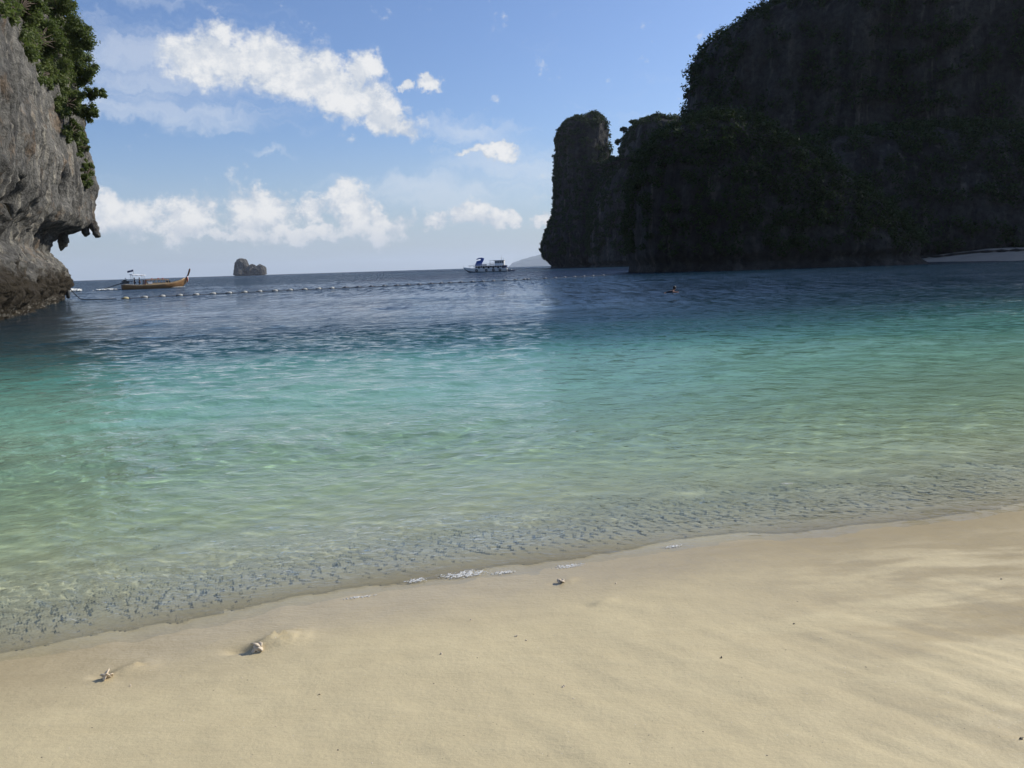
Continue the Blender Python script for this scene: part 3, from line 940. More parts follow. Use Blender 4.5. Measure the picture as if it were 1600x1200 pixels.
# ------------------------------------------------------------------ cliff on the left
path = np.array([(-46, 6), (-34, 18), (-27.5, 29), (-26.5, 38), (-28.6, 46), (-36.6, 63), (-43.2, 76.5), (-46.7, 84), (-48.2, 88), (-52, 93), (-62, 97), (-80, 97), (-100, 90)], float)


def smooth_path(p, n, it=3):
    for _ in range(it):
        q = [p[0]]
        for a_, b_ in zip(p[:-1], p[1:]):
            q += [a_ * 0.75 + b_ * 0.25, a_ * 0.25 + b_ * 0.75]
        q.append(p[-1])
        p = np.array(q)
    L = np.concatenate([[0], np.cumsum(np.linalg.norm(np.diff(p, axis=0), axis=1))])
    t = np.linspace(0, L[-1], n)
    return np.stack([np.interp(t, L, p[:, 0]), np.interp(t, L, p[:, 1])], 1), t


NS, NZ = 440, 270
PP, ss = smooth_path(path, NS)
tg = np.gradient(PP, axis=0)
tg /= np.linalg.norm(tg, axis=1)[:, None]
nrm = np.stack([tg[:, 1], -tg[:, 0]], 1)
zc = -2.5 + 40 * np.linspace(0, 1, NZ) ** 1.15
zk = [-3, 0.1, 1.5, 3.2, 4.0, 4.9, 6.0, 6.7, 7.3, 8.2, 10, 12, 14, 16, 20, 28, 34, 38]
o_end = [-0.8, 0.3, 1.2, 1.0, 0.5, -0.6, -0.2, 0.6, 2.9, 3.7, 3.9, 4.2, 4.0, 3.8, 3.6, 3.2, 2.0, -3]
o_mid = [-0.8, 0.3, 0.9, 0.6, -0.2, -0.9, -0.5, 0.1, 0.4, 0.9, 1.0, 1.4, 1.1, 1.2, 1.0, 0.2, -1.0, -4]
i_end = np.argmin(np.abs(PP[:, 1] - 86) + np.abs(PP[:, 0] + 47.6))
wend = np.exp(-((ss - ss[i_end]) / 14.0) ** 2)[:, None]
OFF = np.interp(zc, zk, o_mid)[None, :] * (1 - wend) + np.interp(zc, zk, o_end)[None, :] * wend
Zc = np.broadcast_to(zc[None, :], (NS, NZ)).copy()
Bx = PP[:, 0][:, None] + nrm[:, 0][:, None] * OFF
By = PP[:, 1][:, None] + nrm[:, 1][:, None] * OFF
hi = sstep(Zc, 3.2, 5.5)
disp = hi * (0.9 * fbm(Bx * 0.16, By * 0.16, Zc * 0.05, 4) + 0.42 * ridged(Bx * 0.5, By * 0.5, Zc * 0.09, 3) - 0.2 + 0.25 * fbm(Bx * 1.1, By * 1.1, Zc * 0.7, 3))
disp = disp + (1 - hi) * (0.75 * fbm(Bx * 0.35, By * 0.35, Zc * 0.35, 3) + 0.62 * ridged(Bx * 0.9, By * 0.9, Zc * 0.9, 4) - 0.4)
disp = disp + 0.16 * fbm(Bx * 2.6, By * 2.6, Zc * 1.9, 4) + hi * 0.30 * ridged(Bx * 1.2, By * 1.2, Zc * 0.14 + 3, 4)
for (px, py, D, rw, rh, dep) in [(90, 293, 80, 0.8, 1.3, 2.6), (12, 299, 50, 1.2, 0.8, 1.8), (34, 322, 54, 1.4, 0.45, 0.9), (18, 345, 54, 0.9, 0.5, 0.7), (52, 300, 54, 0.35, 1.6, 0.6), (70, 230, 54, 0.3, 2.2, 0.6), (40, 425, 58, 0.9, 0.9, 0.9), (86, 447, 84, 0.9, 0.8, 0.8), (60, 362, 68, 2.2, 0.5, 0.6)]:
    rel = np.stack([Bx, By, Zc - EYE], -1)
    dep_ = rel @ np.array(fw)
    ex = 800 + FPX * (rel @ np.array(rt)) / dep_ - px
    ey = 600 - FPX * (rel @ np.array(up)) / dep_ - py
    far_ = ex ** 2 + ey ** 2 + np.where((By > 91) | (By < 36), 1e9, 0)
    ij = np.unravel_index(np.argmin(far_), far_.shape)
    c = Vector((Bx[ij], By[ij], Zc[ij]))
    q = np.sqrt(((Bx - c.x) ** 2 + (By - c.y) ** 2) / (rw * 1.6) ** 2 + ((Zc - c.z) / rh) ** 2)
    disp = disp - dep * np.exp(-q ** 3)
Cx = Bx + nrm[:, 0][:, None] * disp
Cy = By + nrm[:, 1][:, None] * disp
Cz = Zc + 0.25 * fbm(Bx * 0.5, By * 0.5, Zc * 0.5 + 40, 3) * sstep(Zc, 1, 3)
# a top that runs back inland
back = np.linspace(0, 1, 12)[1:]
Tx = Cx[:, -1][:, None] - nrm[:, 0][:, None] * 45 * back
Ty = Cy[:, -1][:, None] - nrm[:, 1][:, None] * 45 * back
Tz = Cz[:, -1][:, None] + 9 * np.sqrt(back)[None, :] + fbm(Tx * 0.1, Ty * 0.1, 0.0, 3) * 1.5
CX, CY, CZ = np.hstack([Cx, Tx]), np.hstack([Cy, Ty]), np.hstack([Cz, Tz])
lc_me = mesh_np('cliff_left', np.stack([CX, CY, CZ], -1).reshape(-1, 3), grid_faces(NS, NZ + len(back)))
cliff = tag(obj('cliff_left', lc_me, M['rock_near']), 'overhanging grey limestone cliff rising from the water with greenery on top', None, None, 'structure')


def lump(name, pts, rad, mat, parent, seed, amp=0.25, n=18, sub=5):
    """a knobbly tapering body along a line"""
    pts = [Vector(p) for p in pts]
    P2, R2 = [], []
    for i in range(len(pts) - 1):
        for k in range(sub):
            t = k / sub
            P2.append(pts[i].lerp(pts[i + 1], t))
            R2.append(rad[i] * (1 - t) + rad[i + 1] * t)
    P2.append(pts[-1])
    R2.append(rad[-1])
    mb = MB().tube(P2, R2, n)
    V = np.array(mb.v)
    C = np.repeat(np.array([list(p) for p in P2]), n, axis=0)
    rel = V - C
    k = 1 + amp * fbm(V[:, 0] * 2.2 + seed, V[:, 1] * 2.2, V[:, 2] * 2.2, 4)
    mb.v = [tuple(v) for v in (C + rel * k[:, None])]
    return mb.build(name, mat, parent, smooth=True)


ED = 87.0
lump('stalactite', [at(122, 344, ED), at(134, 343, ED), at(143, 350, ED), at(149, 360, ED), at(153, 370, ED - 0.2)], [0.75, 0.75, 0.55, 0.4, 0.28], M['rock_near'], cliff, 1.0, 0.5)
lump('stalactite', [at(134, 346, ED), at(134.5, 356, ED), at(134, 364, ED), at(133.5, 370, ED)], [0.5, 0.32, 0.44, 0.1], M['rock_near'], cliff, 5.0, 0.4)
lump('stalactite', [at(100, 366, 86), at(100, 374, 86.4), at(97, 383, 86.6), at(95, 392, 86.6)], [0.3, 0.5, 0.42, 0.08], M['rock_near'], cliff, 9.0, 0.6)
lump('stalactite', [at(92, 344, 84), at(92, 352, 84), at(91, 360, 84)], [0.55, 0.35, 0.08], M['rock_near'], cliff, 12.0, 0.6)
lump('stalactite', [at(18, 318, 50), at(18, 330, 50), at(18, 340, 50)], [0.4, 0.22, 0.04], M['rock_near'], cliff, 14.0, 0.6)

bpy.context.view_layer.update()


def bvh(o):
    return BVHTree.FromPolygons([v.co[:] for v in o.data.vertices], [p.vertices[:] for p in o.data.polygons])


cliff_bvh = bvh(cliff)


def sight(tree, px, py, dflt):
    r = ray(px, py).normalized()
    hit = tree.ray_cast(Vector((0, 0, EYE)), r)
    return (hit[0], hit[1]) if hit[0] is not None else (at(px, py, dflt), Vector((1, -1, 0)).normalized())


def tree_thing(name, label, cat, root, clumps, radii, leaf, nleaf, mat, seed, trunk_r=0.12, group=None, flat=0.8, crown_name='crown'):
    """root on the rock, stems to every clump, leaves round the clumps"""
    rs = random.Random(seed)
    t = thing(name, label, cat, root, 0, group)
    root = Vector(root)
    loc = [Vector(c) - root for c in clumps]
    mid = sum(loc, Vector()) / len(loc)
    tr = MB()
    fork = mid * 0.45
    tr.tube([(0, 0, 0), fork * 0.5 + Vector((rs.uniform(-.1, .1), rs.uniform(-.1, .1), 0)), fork], [trunk_r, trunk_r * 0.85, trunk_r * 0.7], 7)
    tr.build('trunk', M['bark'], t, True)
    lb = MB()
    for c in loc:
        m_ = fork.lerp(c, 0.5) + Vector((rs.uniform(-.2, .2), rs.uniform(-.2, .2), rs.uniform(-.1, .25)))
        lb.tube([fork * 0.98, m_, c], [trunk_r * 0.6, trunk_r * 0.4, trunk_r * 0.15], 5)
    lb.build('limb', M['bark'], t, True)
    me = crown_mesh(crown_name, [tuple(c) for c in loc], radii, nleaf, leaf, seed, flat, 0.2)
    obj(crown_name, me, mat, t)
    return t


LEFT_TREES = [
    ('bush', 'grey green bush at the upper left on the cliff lip, nearest the photo corner', (34, 12), (34, 26), 8),
    ('bush', 'dark bush at the very top of the left cliff beside the sky', (92, 12), (26, 26), 8),
    ('bush', 'broad mid green bush on the cliff face below the topmost bushes', (62, 62), (34, 30), 10),
    ('tree', 'leafy tree leaning out from the upper edge of the left cliff', (116, 58), (26, 30), 10),
    ('tree', 'dense green tree bulging furthest along the left cliff skyline', (118, 105), (32, 28), 12),
    ('bush', 'bright green bush against bare grey rock, middle of the cliff greenery', (80, 112), (26, 26), 8),
    ('tree', 'thin branch of leaves reaching out over the sea from the left cliff', (147, 146), (18, 10), 5),
    ('tree', 'drooping leafy tree hanging at the lower edge of the cliff greenery', (137, 176), (17, 13), 6),
    ('bush', 'dark green bush tucked under the hanging trees on the left cliff', (108, 160), (22, 22), 8),
    ('bush', 'low scrub clinging to rock below the hanging trees', (112, 205), (15, 18), 7),
    ('bush', 'dry olive scrub on the bulge above the overhang', (136, 272), (10, 24), 8),
    ('bush', 'thin scrub along the cliff edge just above the olive scrub', (128, 226), (11, 20), 7),
]
for i, (nm, lab, (px, py), (rx, ry), k) in enumerate(LEFT_TREES):
    base, nn = sight(cliff_bvh, px - 6, py + 4, 78)
    if base.y > 92 or base.y < 40:
        base = at(px - 14, py + 4, 82)
    D = base.y
    rs = random.Random(i)
    pxm = D / FPX
    cl, rd = [], []
    for j in range(k * 3):
        ang = 2.39996 * j + rs.random()
        q = math.sqrt((j + 0.3) / (k * 3))
        sxp, syp = px + rx * q * math.cos(ang), py + ry * q * math.sin(ang)
        h, _n = sight(cliff_bvh, sxp, syp, D)
        dj = min(h.y, D + 3) - rs.uniform(0.0, 1.1)
        cl.append(at(sxp, syp, dj))
        rd.append(pxm * min(rx, ry) * rs.uniform(0.26, 0.55))
    tree_thing('cliff_bush' if nm == 'bush' else 'cliff_tree', lab, nm, base, cl, rd, 0.115, 260 if min(rx, ry) > 15 else 130, M['leaf_near'], 30 + i, 0.10)

# ------------------------------------------------------------------ forest on the far cliffs
def forest(name, o, label, count, rmin, rmax, nleaf, leaf, seed, bare, fs, zmin, mat):
    c, n_ = veg_points(o, count, seed, bare, fs, zmin)
    rs = np.random.RandomState(seed)
    r = rmin + (rmax - rmin) * rs.rand(count) ** 1.6
    c = c + n_ * (r * 0.35)[:, None]
    me = crown_mesh(name, c, r, nleaf, np.full(count, leaf), seed, 0.8, 0.5)
    f = obj(name, me, mat)
    return tag(f, label, None, None, 'stuff')


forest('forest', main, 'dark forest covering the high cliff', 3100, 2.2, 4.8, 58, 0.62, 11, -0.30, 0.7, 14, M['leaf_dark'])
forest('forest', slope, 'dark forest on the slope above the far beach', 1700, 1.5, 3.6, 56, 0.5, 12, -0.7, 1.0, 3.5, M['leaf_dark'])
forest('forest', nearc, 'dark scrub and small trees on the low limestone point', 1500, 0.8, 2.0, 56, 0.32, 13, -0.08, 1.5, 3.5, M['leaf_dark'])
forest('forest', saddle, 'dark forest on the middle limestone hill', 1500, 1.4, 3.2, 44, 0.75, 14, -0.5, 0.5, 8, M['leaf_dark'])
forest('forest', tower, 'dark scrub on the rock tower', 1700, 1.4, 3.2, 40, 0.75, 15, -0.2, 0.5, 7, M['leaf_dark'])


def rim_tree(i, px, py, D, rpx, label, group, mat='leaf_dark', name='skyline_tree', nleaf=90):
    rs = random.Random(100 + i)
    pxm = D / FPX
    base = at(px, py + rpx * 1.0, D)
    cl, rd = [], []
    for j in range(5):
        a = 2 * math.pi * j / 5 + rs.random()
        q = rpx * (0.55 if j else 0)
        cl.append(at(px + q * math.cos(a), py + 0.6 * q * math.sin(a) - rpx * 0.1, D + rs.uniform(-1, 1) * rpx * pxm * 0.5))
        rd.append(rpx * pxm * rs.uniform(0.4, 0.6))
    tree_thing(name, label, 'tree', base, cl, rd, pxm * 2.2, nleaf, M[mat], 200 + i, pxm * 1.0, group)


k = 0
for grp, lab, D, pts in [
    ('bushes on the rim of the rock tower', 'small dark bush on the rim of the rock tower', 638, [(877, 203, 6), (890, 190, 6), (905, 184, 6), (922, 180, 5), (940, 186, 6), (948, 205, 5), (872, 222, 4)]),
    ('trees low on the sea side of the rock tower', 'dark bushy tree low on the sea side of the rock tower', 636, [(864, 352, 7), (856, 372, 8), (851, 391, 8), (856, 404, 6)]),
    ('trees on the skyline of the middle hill', 'small dark tree on the skyline of the middle hill', 556, [(956, 247, 5), (966, 222, 5), (975, 203, 6), (990, 192, 6), (1012, 188, 7), (1030, 187, 6), (1048, 195, 6)]),
    ('trees along the skyline of the high cliff', 'small dark tree on the skyline of the high cliff', 318, [(1086, 176, 5), (1092, 138, 5), (1097, 110, 5), (1107, 84, 6), (1120, 68, 6), (1136, 55, 6), (1154, 47, 7), (1172, 41, 6), (1182, 28, 6), (1196, 15, 6), (1212, 6, 7)]),
]:
    for (px, py, r) in pts:
        rim_tree(k, px, py, D, r, lab, grp)
        k += 1
rim_tree(50, 1100, 208, 172, 34, 'large dull green tree crown on top of the low limestone point', None, 'leaf_fresh', 'round_tree', 420)
rim_tree(51, 1138, 378, 168, 20, 'round green bush at the foot of the low limestone point', None, 'leaf_fresh', 'round_bush', 300)
rim_tree(52, 1160, 384, 170, 14, 'smaller green bush right of the round bush by the water', None, 'leaf_fresh', 'round_bush', 240)
# the bare tree on the ridge
bt = thing('bare_tree', 'leafless twiggy tree on the ridge left of the high cliff', 'tree', at(1068, 204, 330))
mb = MB()
rs = random.Random(5)


def twig(p, d, L, r, lev):
    q = p + d * L
    mb.tube([p, p.lerp(q, 0.5) + Vector((rs.uniform(-.1, .1), 0, rs.uniform(-.1, .1))) * L, q], [r, r * 0.8, r * 0.6], 5, False)
    if lev:
        for _ in range(3):
            twig(q, (d + Vector((rs.uniform(-.9, .9), rs.uniform(-.6, .6), rs.uniform(-.1, .6)))).normalized(), L * 0.68, r * 0.6, lev - 1)


twig(Vector((0, 0, 0)), Vector((0.1, 0, 1)), 2.0, 0.16, 4)
mb.build('trunk', M['bark'], bt, True)

# ------------------------------------------------------------------ far islet and hills
isl = thing('islet', 'small dark three-humped limestone islet on the horizon', 'islet', at(390, 430, 2600) * 1.0)
ibase = Vector(isl.location)
for i, (L_, R_) in enumerate([
    ([(367, 433), (368, 420), (370, 409.5), (373, 406), (376.5, 404.3)], [(404, 433), (388, 420), (384, 411), (382, 406), (379.5, 404.2)]),
    ([(378, 433), (384, 420), (389, 416), (391, 414.5), (393.5, 413.3)], [(408, 433), (401, 420), (398, 415), (396, 413.6), (395, 413.3)]),
    ([(396, 433), (401, 420), (404, 416), (406, 413.6)], [(413.5, 433), (413, 424), (411.5, 418), (409, 414.5), (407.5, 413.4)])]):
    o = karst('peak', L_, R_, 2600, 34 - 6 * i, amp=4.5, fs=0.45, nth=160, nz=110, mat=M['rock_islet'], seed=3.0 * i)
    o.parent = isl
    o.matrix_parent_inverse = Matrix.Translation(-ibase)
hl = karst('distant_hills', [(798, 417), (804, 411), (820, 404.5), (827, 403), (831, 401.6), (842, 399.5), (852, 395), (862, 391), (900, 380), (930, 376)],
           [(1300, 402), (1150, 395), (1080, 388), (1010, 378), (960, 374.5), (940, 374.5)], 18000, 1200, amp=55, fs=0.045, nth=160, nz=60, mat=M['hill'], seed=4.0)
tag(hl, 'faint blue hills on the horizon beside the rock tower', None, None, 'structure')

# ------------------------------------------------------------------ buoy line
BPX = [(196.7, 466.5), (226.4, 464.6), (254.3, 462.6), (281.3, 461.4), (307.2, 460.1), (333.5, 458.6), (358.6, 457.6), (382.8, 456.3), (406, 455.2), (430.6, 454.1),
       (453.6, 452.9), (476.7, 451.9), (498.5, 451), (519.5, 450.2), (539.8, 449.4), (560, 448.6), (580.7, 447.6), (600.7, 446.8), (620.3, 446), (638, 445.2), (655.6, 444.4),
       (673.8, 443.4), (689.6, 442.6), (703, 441.9), (720.4, 441.2), (737.9, 440.4), (754.3, 439.8), (771, 439), (789, 438.2), (805.4, 437.4), (820, 436.7), (825, 436.5),
       (852, 435.4), (867.7, 434.5), (882.4, 433.6), (897.8, 432.7), (912.5, 431.8), (926.5, 431), (942.6, 430.1)]
bA, bB = gnd(196.7, 467.0), gnd(942.6, 430.6)
bA, bB = Vector((bA.x, bA.y, 0)), Vector((bB.x, bB.y, 0))
BW = []
for i, (px, py) in enumerate(BPX):
    r = ray(px, py)
    # where the sight line's bearing crosses the line of the rope, which bows a little with the current
    dx, dy = bB.x - bA.x, bB.y - bA.y
    t_ = (bA.x * r.y - bA.y * r.x) / (dy * r.x - dx * r.y)
    p = bA + (bB - bA) * t_
    g_ = gnd(px, py + 0.6)
    p = p.lerp(Vector((g_.x, g_.y, 0)), 0.6)
    BW.append(p)
bmb = MB().lathe([(0.02, -0.30), (0.10, -0.25), (0.15, -0.17), (0.17, 0.0), (0.15, 0.17), (0.10, 0.25), (0.05, 0.31)], 14)
buoy_me = bmb.build('float', M['buoy'], None, True)
buoy_mesh = buoy_me.data
bpy.data.objects.remove(buoy_me)
cmb = MB().lathe([(0.05, 0.28), (0.08, 0.29), (0.08, 0.40), (0.06, 0.42)], 8)
eye_o = cmb.build('rope_eye', M['black'], None, True)
eye_mesh = eye_o.data
bpy.data.objects.remove(eye_o)
buoy_y_mesh = buoy_mesh.copy()
buoy_y_mesh.materials.clear()
buoy_y_mesh.materials.append(M['buoy_y'])
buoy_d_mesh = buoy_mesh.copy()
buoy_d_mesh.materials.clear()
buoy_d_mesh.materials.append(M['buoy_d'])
along = math.atan2(bB.y - bA.y, bB.x - bA.x)
for i, p in enumerate(BW):
    if i == 0:
        lab, grp = 'yellowed buoy at the left end of the buoy line nearest the cliff', 'buoys on the swimming line'
    elif i == len(BW) - 1:
        lab, grp = 'last buoy of the line at the far end beside the dark point', 'buoys on the swimming line'
    elif i in (30, 31):
        lab, grp = ('one of two buoys touching each other on the buoy line', 'buoys on the swimming line')
    elif i < 10:
        lab, grp = 'white buoy on the line left of the islet, seen bright', 'buoys on the swimming line'
        lab = '%s buoy from the left on the buoy line below the longtail boat' % ('', 'second', 'third', 'fourth', 'fifth', 'sixth', 'seventh', 'eighth', 'ninth', 'tenth')[i]
    elif i < 23:
        lab, grp = 'buoy in the middle stretch of the line between islet and ferry', 'buoys in the middle of the swimming line'
    elif i < 30:
        lab, grp = 'dark buoy on the line just below the white ferry', 'buoys below the ferry on the swimming line'
    else:
        lab, grp = 'small dark buoy on the far stretch of line right of the ferry', 'buoys on the far stretch of the swimming line'
    t = thing('buoy', lab, 'buoy', (p.x, p.y, 0.05), along + random.uniform(-0.2, 0.2), grp)
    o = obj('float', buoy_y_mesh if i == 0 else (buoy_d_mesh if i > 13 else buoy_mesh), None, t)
    o.rotation_euler = (0, math.pi / 2, 0)
    for sg in (-1, 1):
        o2 = obj('rope_eye', eye_mesh, None, t)
        o2.rotation_euler = (0, sg * math.pi / 2, 0)
mb = MB()
rp = []
for i in range(len(BW) - 1):
    a_, b_ = BW[i], BW[i + 1]
    for k in range(4):
        q = a_.lerp(b_, k / 4)
        rp.append((q.x, q.y, 0.06 - 0.05 * math.sin(math.pi * k / 4)))
e_ = BW[-1] + (BW[-1] - BW[-2]) * 1.0
rp.append((BW[-1].x, BW[-1].y, 0.06))
rp.append((e_.x, e_.y, 0.05))
mb.tube(rp, 0.045, 6)
tag(mb.build('buoy_rope', M['rope'], None, True), 'dark floating rope joining the line of buoys across the bay', 'rope')
# second, farther boom close under the horizon
A2, B2 = gnd(560, 427.4), gnd(862, 416.9)
A2, B2 = Vector((A2.x, A2.y, 0)), at(862, 417, 640)
B2.z = 0
mb = MB()
mb.tube([A2.lerp(B2, k / 30) + Vector((0, 0, 0.12 + 0.03 * math.sin(k))) for k in range(31)], 0.22, 6)
fb_ = thing('floating_boom', 'thin floating barrier line close under the horizon behind the ferry', 'barrier', A2)
o = mb.build('line', M['grey'], fb_, True)
o.matrix_parent_inverse = Matrix.Translation(-A2)
for k in range(1, 14):
    p = A2.lerp(B2, k / 14) - A2
    MB().tube([(p.x, p.y, -0.3), (p.x, p.y, 0.9 + 0.5 * (k % 3 == 0))], 0.16, 6).build('marker_post', M['navy'], fb_)

# rope from the rock and its iron post
rk = at(106, 458, 85.5)
mb = MB().tube([(rk.x, rk.y, rk.z + 0.55), (rk.x, rk.y, rk.z + 0.3), (rk.x, rk.y, rk.z - 0.45), (rk.x + 0.05, rk.y, rk.z - 0.55)], [0.06, 0.2, 0.2, 0.1], 8)
tag(mb.build('mooring_weight', M['iron'], None, True), 'dark hanging weight below the tip of the cliff base', 'weight')
q = BW[0]
pts = []
for k in range(13):
    u = k / 12
    p = Vector((rk.x, rk.y, rk.z + 0.8)).lerp(Vector((q.x - 1.2, q.y + 0.5, 0.03)), u)
    p.z = max(0.03, p.z - 1.7 * math.sin(math.pi * u) * (1 - 0.5 * u))
    pts.append(p)
mb = MB().tube(pts, 0.045, 6)
tag(mb.build('mooring_rope', M['rope'], None, True), 'slack dark rope running from the cliff base into the water', 'rope')


# ------------------------------------------------------------------ people
def skin_body(name, joints, edges, mat, parent=None, sub=2):
    me = bpy.data.meshes.new(name)
    me.from_pydata([j[:3] for j in joints], edges, [])
    me.update()
    o = obj(name, me, mat, parent)
    md = o.modifiers.new('skin', 'SKIN')
    md.use_smooth_shade = True
    for i, j in enumerate(joints):
        r = j[3] if len(j) == 4 else None
        me.skin_vertices[0].data[i].radius = (r, r) if r else (j[3], j[4])
    me.skin_vertices[0].data[0].use_root = True
    sb = o.modifiers.new('sub', 'SUBSURF')
    sb.levels = 1
    sb.render_levels = sub
    return o


def person(label, loc, rz, pose='stand', shirt='shirt_dark', group=None):
    t = thing('person', label, 'person', loc, rz, group)
    # facing +x
    hip = 0.93
    ar = 0.32 if pose == 'steer' else 0.06
    J = [(0, 0, hip, 0.13, 0.15), (0, 0, 1.12, 0.11, 0.14), (0.01, 0, 1.36, 0.12, 0.17), (0.01, 0, 1.50, 0.06, 0.06), (0.03, 0, 1.60, 0.075, 0.07), (0.035, 0, 1.70, 0.10, 0.085), (0.02, 0, 1.78, 0.06, 0.06),
         (0, 0.19, 1.42, 0.055, 0.055), (0.04, 0.25, 1.16, 0.042, 0.042), (ar + 0.05, 0.22, 0.98 if pose != 'steer' else 1.10, 0.032, 0.032), (ar + 0.13, 0.21, 0.93 if pose != 'steer' else 1.12, 0.038, 0.022),
         (0, -0.19, 1.42, 0.055, 0.055), (0.02, -0.25, 1.16, 0.042, 0.042), (0.10, -0.24, 0.94, 0.032, 0.032), (0.13, -0.23, 0.85, 0.038, 0.022),
         (0, 0.10, 0.86, 0.085, 0.085), (0.05, 0.11, 0.48, 0.058, 0.058), (-0.02, 0.11, 0.09, 0.04, 0.04), (0.14, 0.12, 0.035, 0.045, 0.03),
         (0, -0.10, 0.86, 0.085, 0.085), (0.0, -0.11, 0.48, 0.058, 0.058), (-0.04, -0.11, 0.09, 0.04, 0.04), (0.12, -0.12, 0.035, 0.045, 0.03)]
    E_ = [(0, 1), (1, 2), (2, 3), (3, 4), (4, 5), (5, 6), (2, 7), (7, 8), (8, 9), (9, 10), (2, 11), (11, 12), (12, 13), (13, 14), (0, 15), (15, 16), (16, 17), (17, 18), (0, 19), (19, 20), (20, 21), (21, 22)]
    skin_body('body', J, E_, M['skin'], t)
    g = 0.018
    SJ = [tuple(J[i][:3]) + (J[i][3] + g, J[i][4] + g) for i in (0, 1, 2, 7, 8, 11, 12)]
    skin_body('shirt', SJ, [(0, 1), (1, 2), (2, 3), (3, 4), (2, 5), (5, 6)], M[shirt], t)
    TJ = [tuple(J[i][:3]) + (J[i][3] + g + 0.008, J[i][4] + g + 0.008) for i in (0, 15, 16, 19, 20)]
    skin_body('shorts', TJ, [(0, 1), (1, 2), (0, 3), (3, 4)], M['shorts'], t)
    hm = MB().lathe([(0.02, 0.125), (0.07, 0.105), (0.105, 0.05), (0.11, -0.02), (0.09, -0.08)], 12, (0.015, 0, 1.72))
    hm.build('hair', M['hair'], t, True)
    fc = MB()
    fc.lathe([(0.0, 0.03), (0.018, 0.0), (0.0, -0.012)], 6, (0.135, 0, 1.665))
    fc.build('nose', M['skin'], t, True)
    for y in (-0.03, 0.03):
        MB().lathe([(0.0, 0.008), (0.011, 0.0), (0.0, -0.008)], 6, (0.125, y, 1.70)).build('eye', M['hair'], t, True)
    return t


# ------------------------------------------------------------------ longtail boat
st, bo = at(191, 452, 156), at(288, 447, 163)
st.z = bo.z = 0
bdir = (bo - st).normalized()
brz = math.atan2(bdir.y, bdir.x)
S = 0.1235
boat = thing('longtail_boat', 'wooden longtail boat with raised prow and roofed cabin under way by the cliff', 'boat', (st.x, st.y, 0), brz)
# hull loft: stations along x: (x, half beam at gunwale, gunwale z, keel z, half beam at waterline)
STN = [(0.0, 0.62, 0.95, -0.10, 0.45), (1.2, 0.82, 0.80, -0.25, 0.62), (3.0, 0.98, 0.70, -0.32, 0.78), (5.5, 1.05, 0.70, -0.34, 0.85), (7.8, 0.98, 0.82, -0.30, 0.74), (9.6, 0.72, 1.08, -0.15, 0.46), (10.9, 0.36, 1.45, 0.12, 0.18), (11.7, 0.12, 1.85, 0.75, 0.06), (12.05, 0.06, 2.10, 1.45, 0.05)]
xs = np.linspace(0, 12.05, 48)
cs = [np.interp(xs, [q[0] for q in STN], [q[i] for q in STN]) for i in range(1, 5)]
V, ncol = [], 13
for i in range(len(xs)):
    hb, gz, kz, wb = [c[i] for c in cs]
    for j in range(ncol):
        u = j / (ncol - 1) * 2 - 1
        a = abs(u)
        y = np.sign(u) * (wb * min(1, (a / 0.55)) ** 0.7 if a < 0.55 else wb + (hb - wb) * (a - 0.55) / 0.45)
        z = kz + (gz - kz) * (0.45 * (a / 0.55) ** 1.8 if a < 0.55 else 0.45 + 0.55 * (a - 0.55) / 0.45)
        V.append((xs[i], y, z))
hull = obj('hull', mesh_np('hull', V, grid_faces(len(xs), ncol)), M['hull_wood'], boat)
md = hull.modifiers.new('solid', 'SOLIDIFY')
md.thickness = 0.06
MB().add([(0, -0.62, 0.95), (0, 0.62, 0.95), (0, 0.45, 0.30), (0, 0.1, -0.10), (0, -0.1, -0.10), (0, -0.45, 0.30), (-0.05, -0.62, 0.95), (-0.05, 0.62, 0.95), (-0.05, 0.45, 0.30), (-0.05, 0.1, -0.10), (-0.05, -0.1, -0.10), (-0.05, -0.45, 0.30)],
         [(0, 1, 2, 3, 4, 5), (11, 10, 9, 8, 7, 6), (0, 6, 7, 1), (1, 7, 8, 2), (2, 8, 9, 3), (3, 9, 10, 4), (4, 10, 11, 5), (5, 11, 6, 0)]).build('transom', M['wood_dark'], boat)
for sgn in (-1, 1):
    MB().tube([(xs[i], sgn * (cs[0][i] + 0.03), cs[1][i] + 0.03) for i in range(0, 46, 3)], 0.065, 6).build('gunwale', M['hull_pale'], boat, True)
    MB().tube([(xs[i], sgn * (cs[3][i] + (cs[0][i] - cs[3][i]) * 0.45 + 0.02), cs[2][i] + (cs[1][i] - cs[2][i]) * 0.7) for i in range(0, 44, 3)], 0.05, 6).build('rubbing_strake', M['wood_dark'], boat, True)
dk = MB()
for i in range(len(xs) - 1):
    if 0.3 < xs[i] < 11.0:
        dk.add([(xs[i], -cs[0][i] * 0.9, 0.35 + 0.3 * sstep(xs[i], 9, 11)), (xs[i], cs[0][i] * 0.9, 0.35 + 0.3 * sstep(xs[i], 9, 11)), (xs[i + 1], cs[0][i + 1] * 0.9, 0.35 + 0.3 * sstep(xs[i + 1], 9, 11)), (xs[i + 1], -cs[0][i + 1] * 0.9, 0.35 + 0.3 * sstep(xs[i + 1], 9, 11))], [(0, 1, 2, 3)])
dk.build('deck', M['wood_dark'], boat)
pr = MB().tube([(11.6, 0, 1.35), (12.0, 0, 1.9), (12.35, 0, 2.5), (12.6, 0, 3.15), (12.75, 0, 3.6)], [0.10, 0.13, 0.16, 0.18, 0.15], 8)
prow = pr.build('prow_post', M['wood_dark'], boat, True)
MB().tube([(12.02, 0, 1.93), (12.15, 0, 2.12)], [0.22, 0.22], 10).build('garland', M['white'], prow, True)
MB().tube([(12.05, -0.16, 2.0), (12.1, -0.22, 1.5), (12.0, -0.2, 0.9)], [0.09, 0.10, 0.03], 6).build('ribbon', M['red'], prow, True)
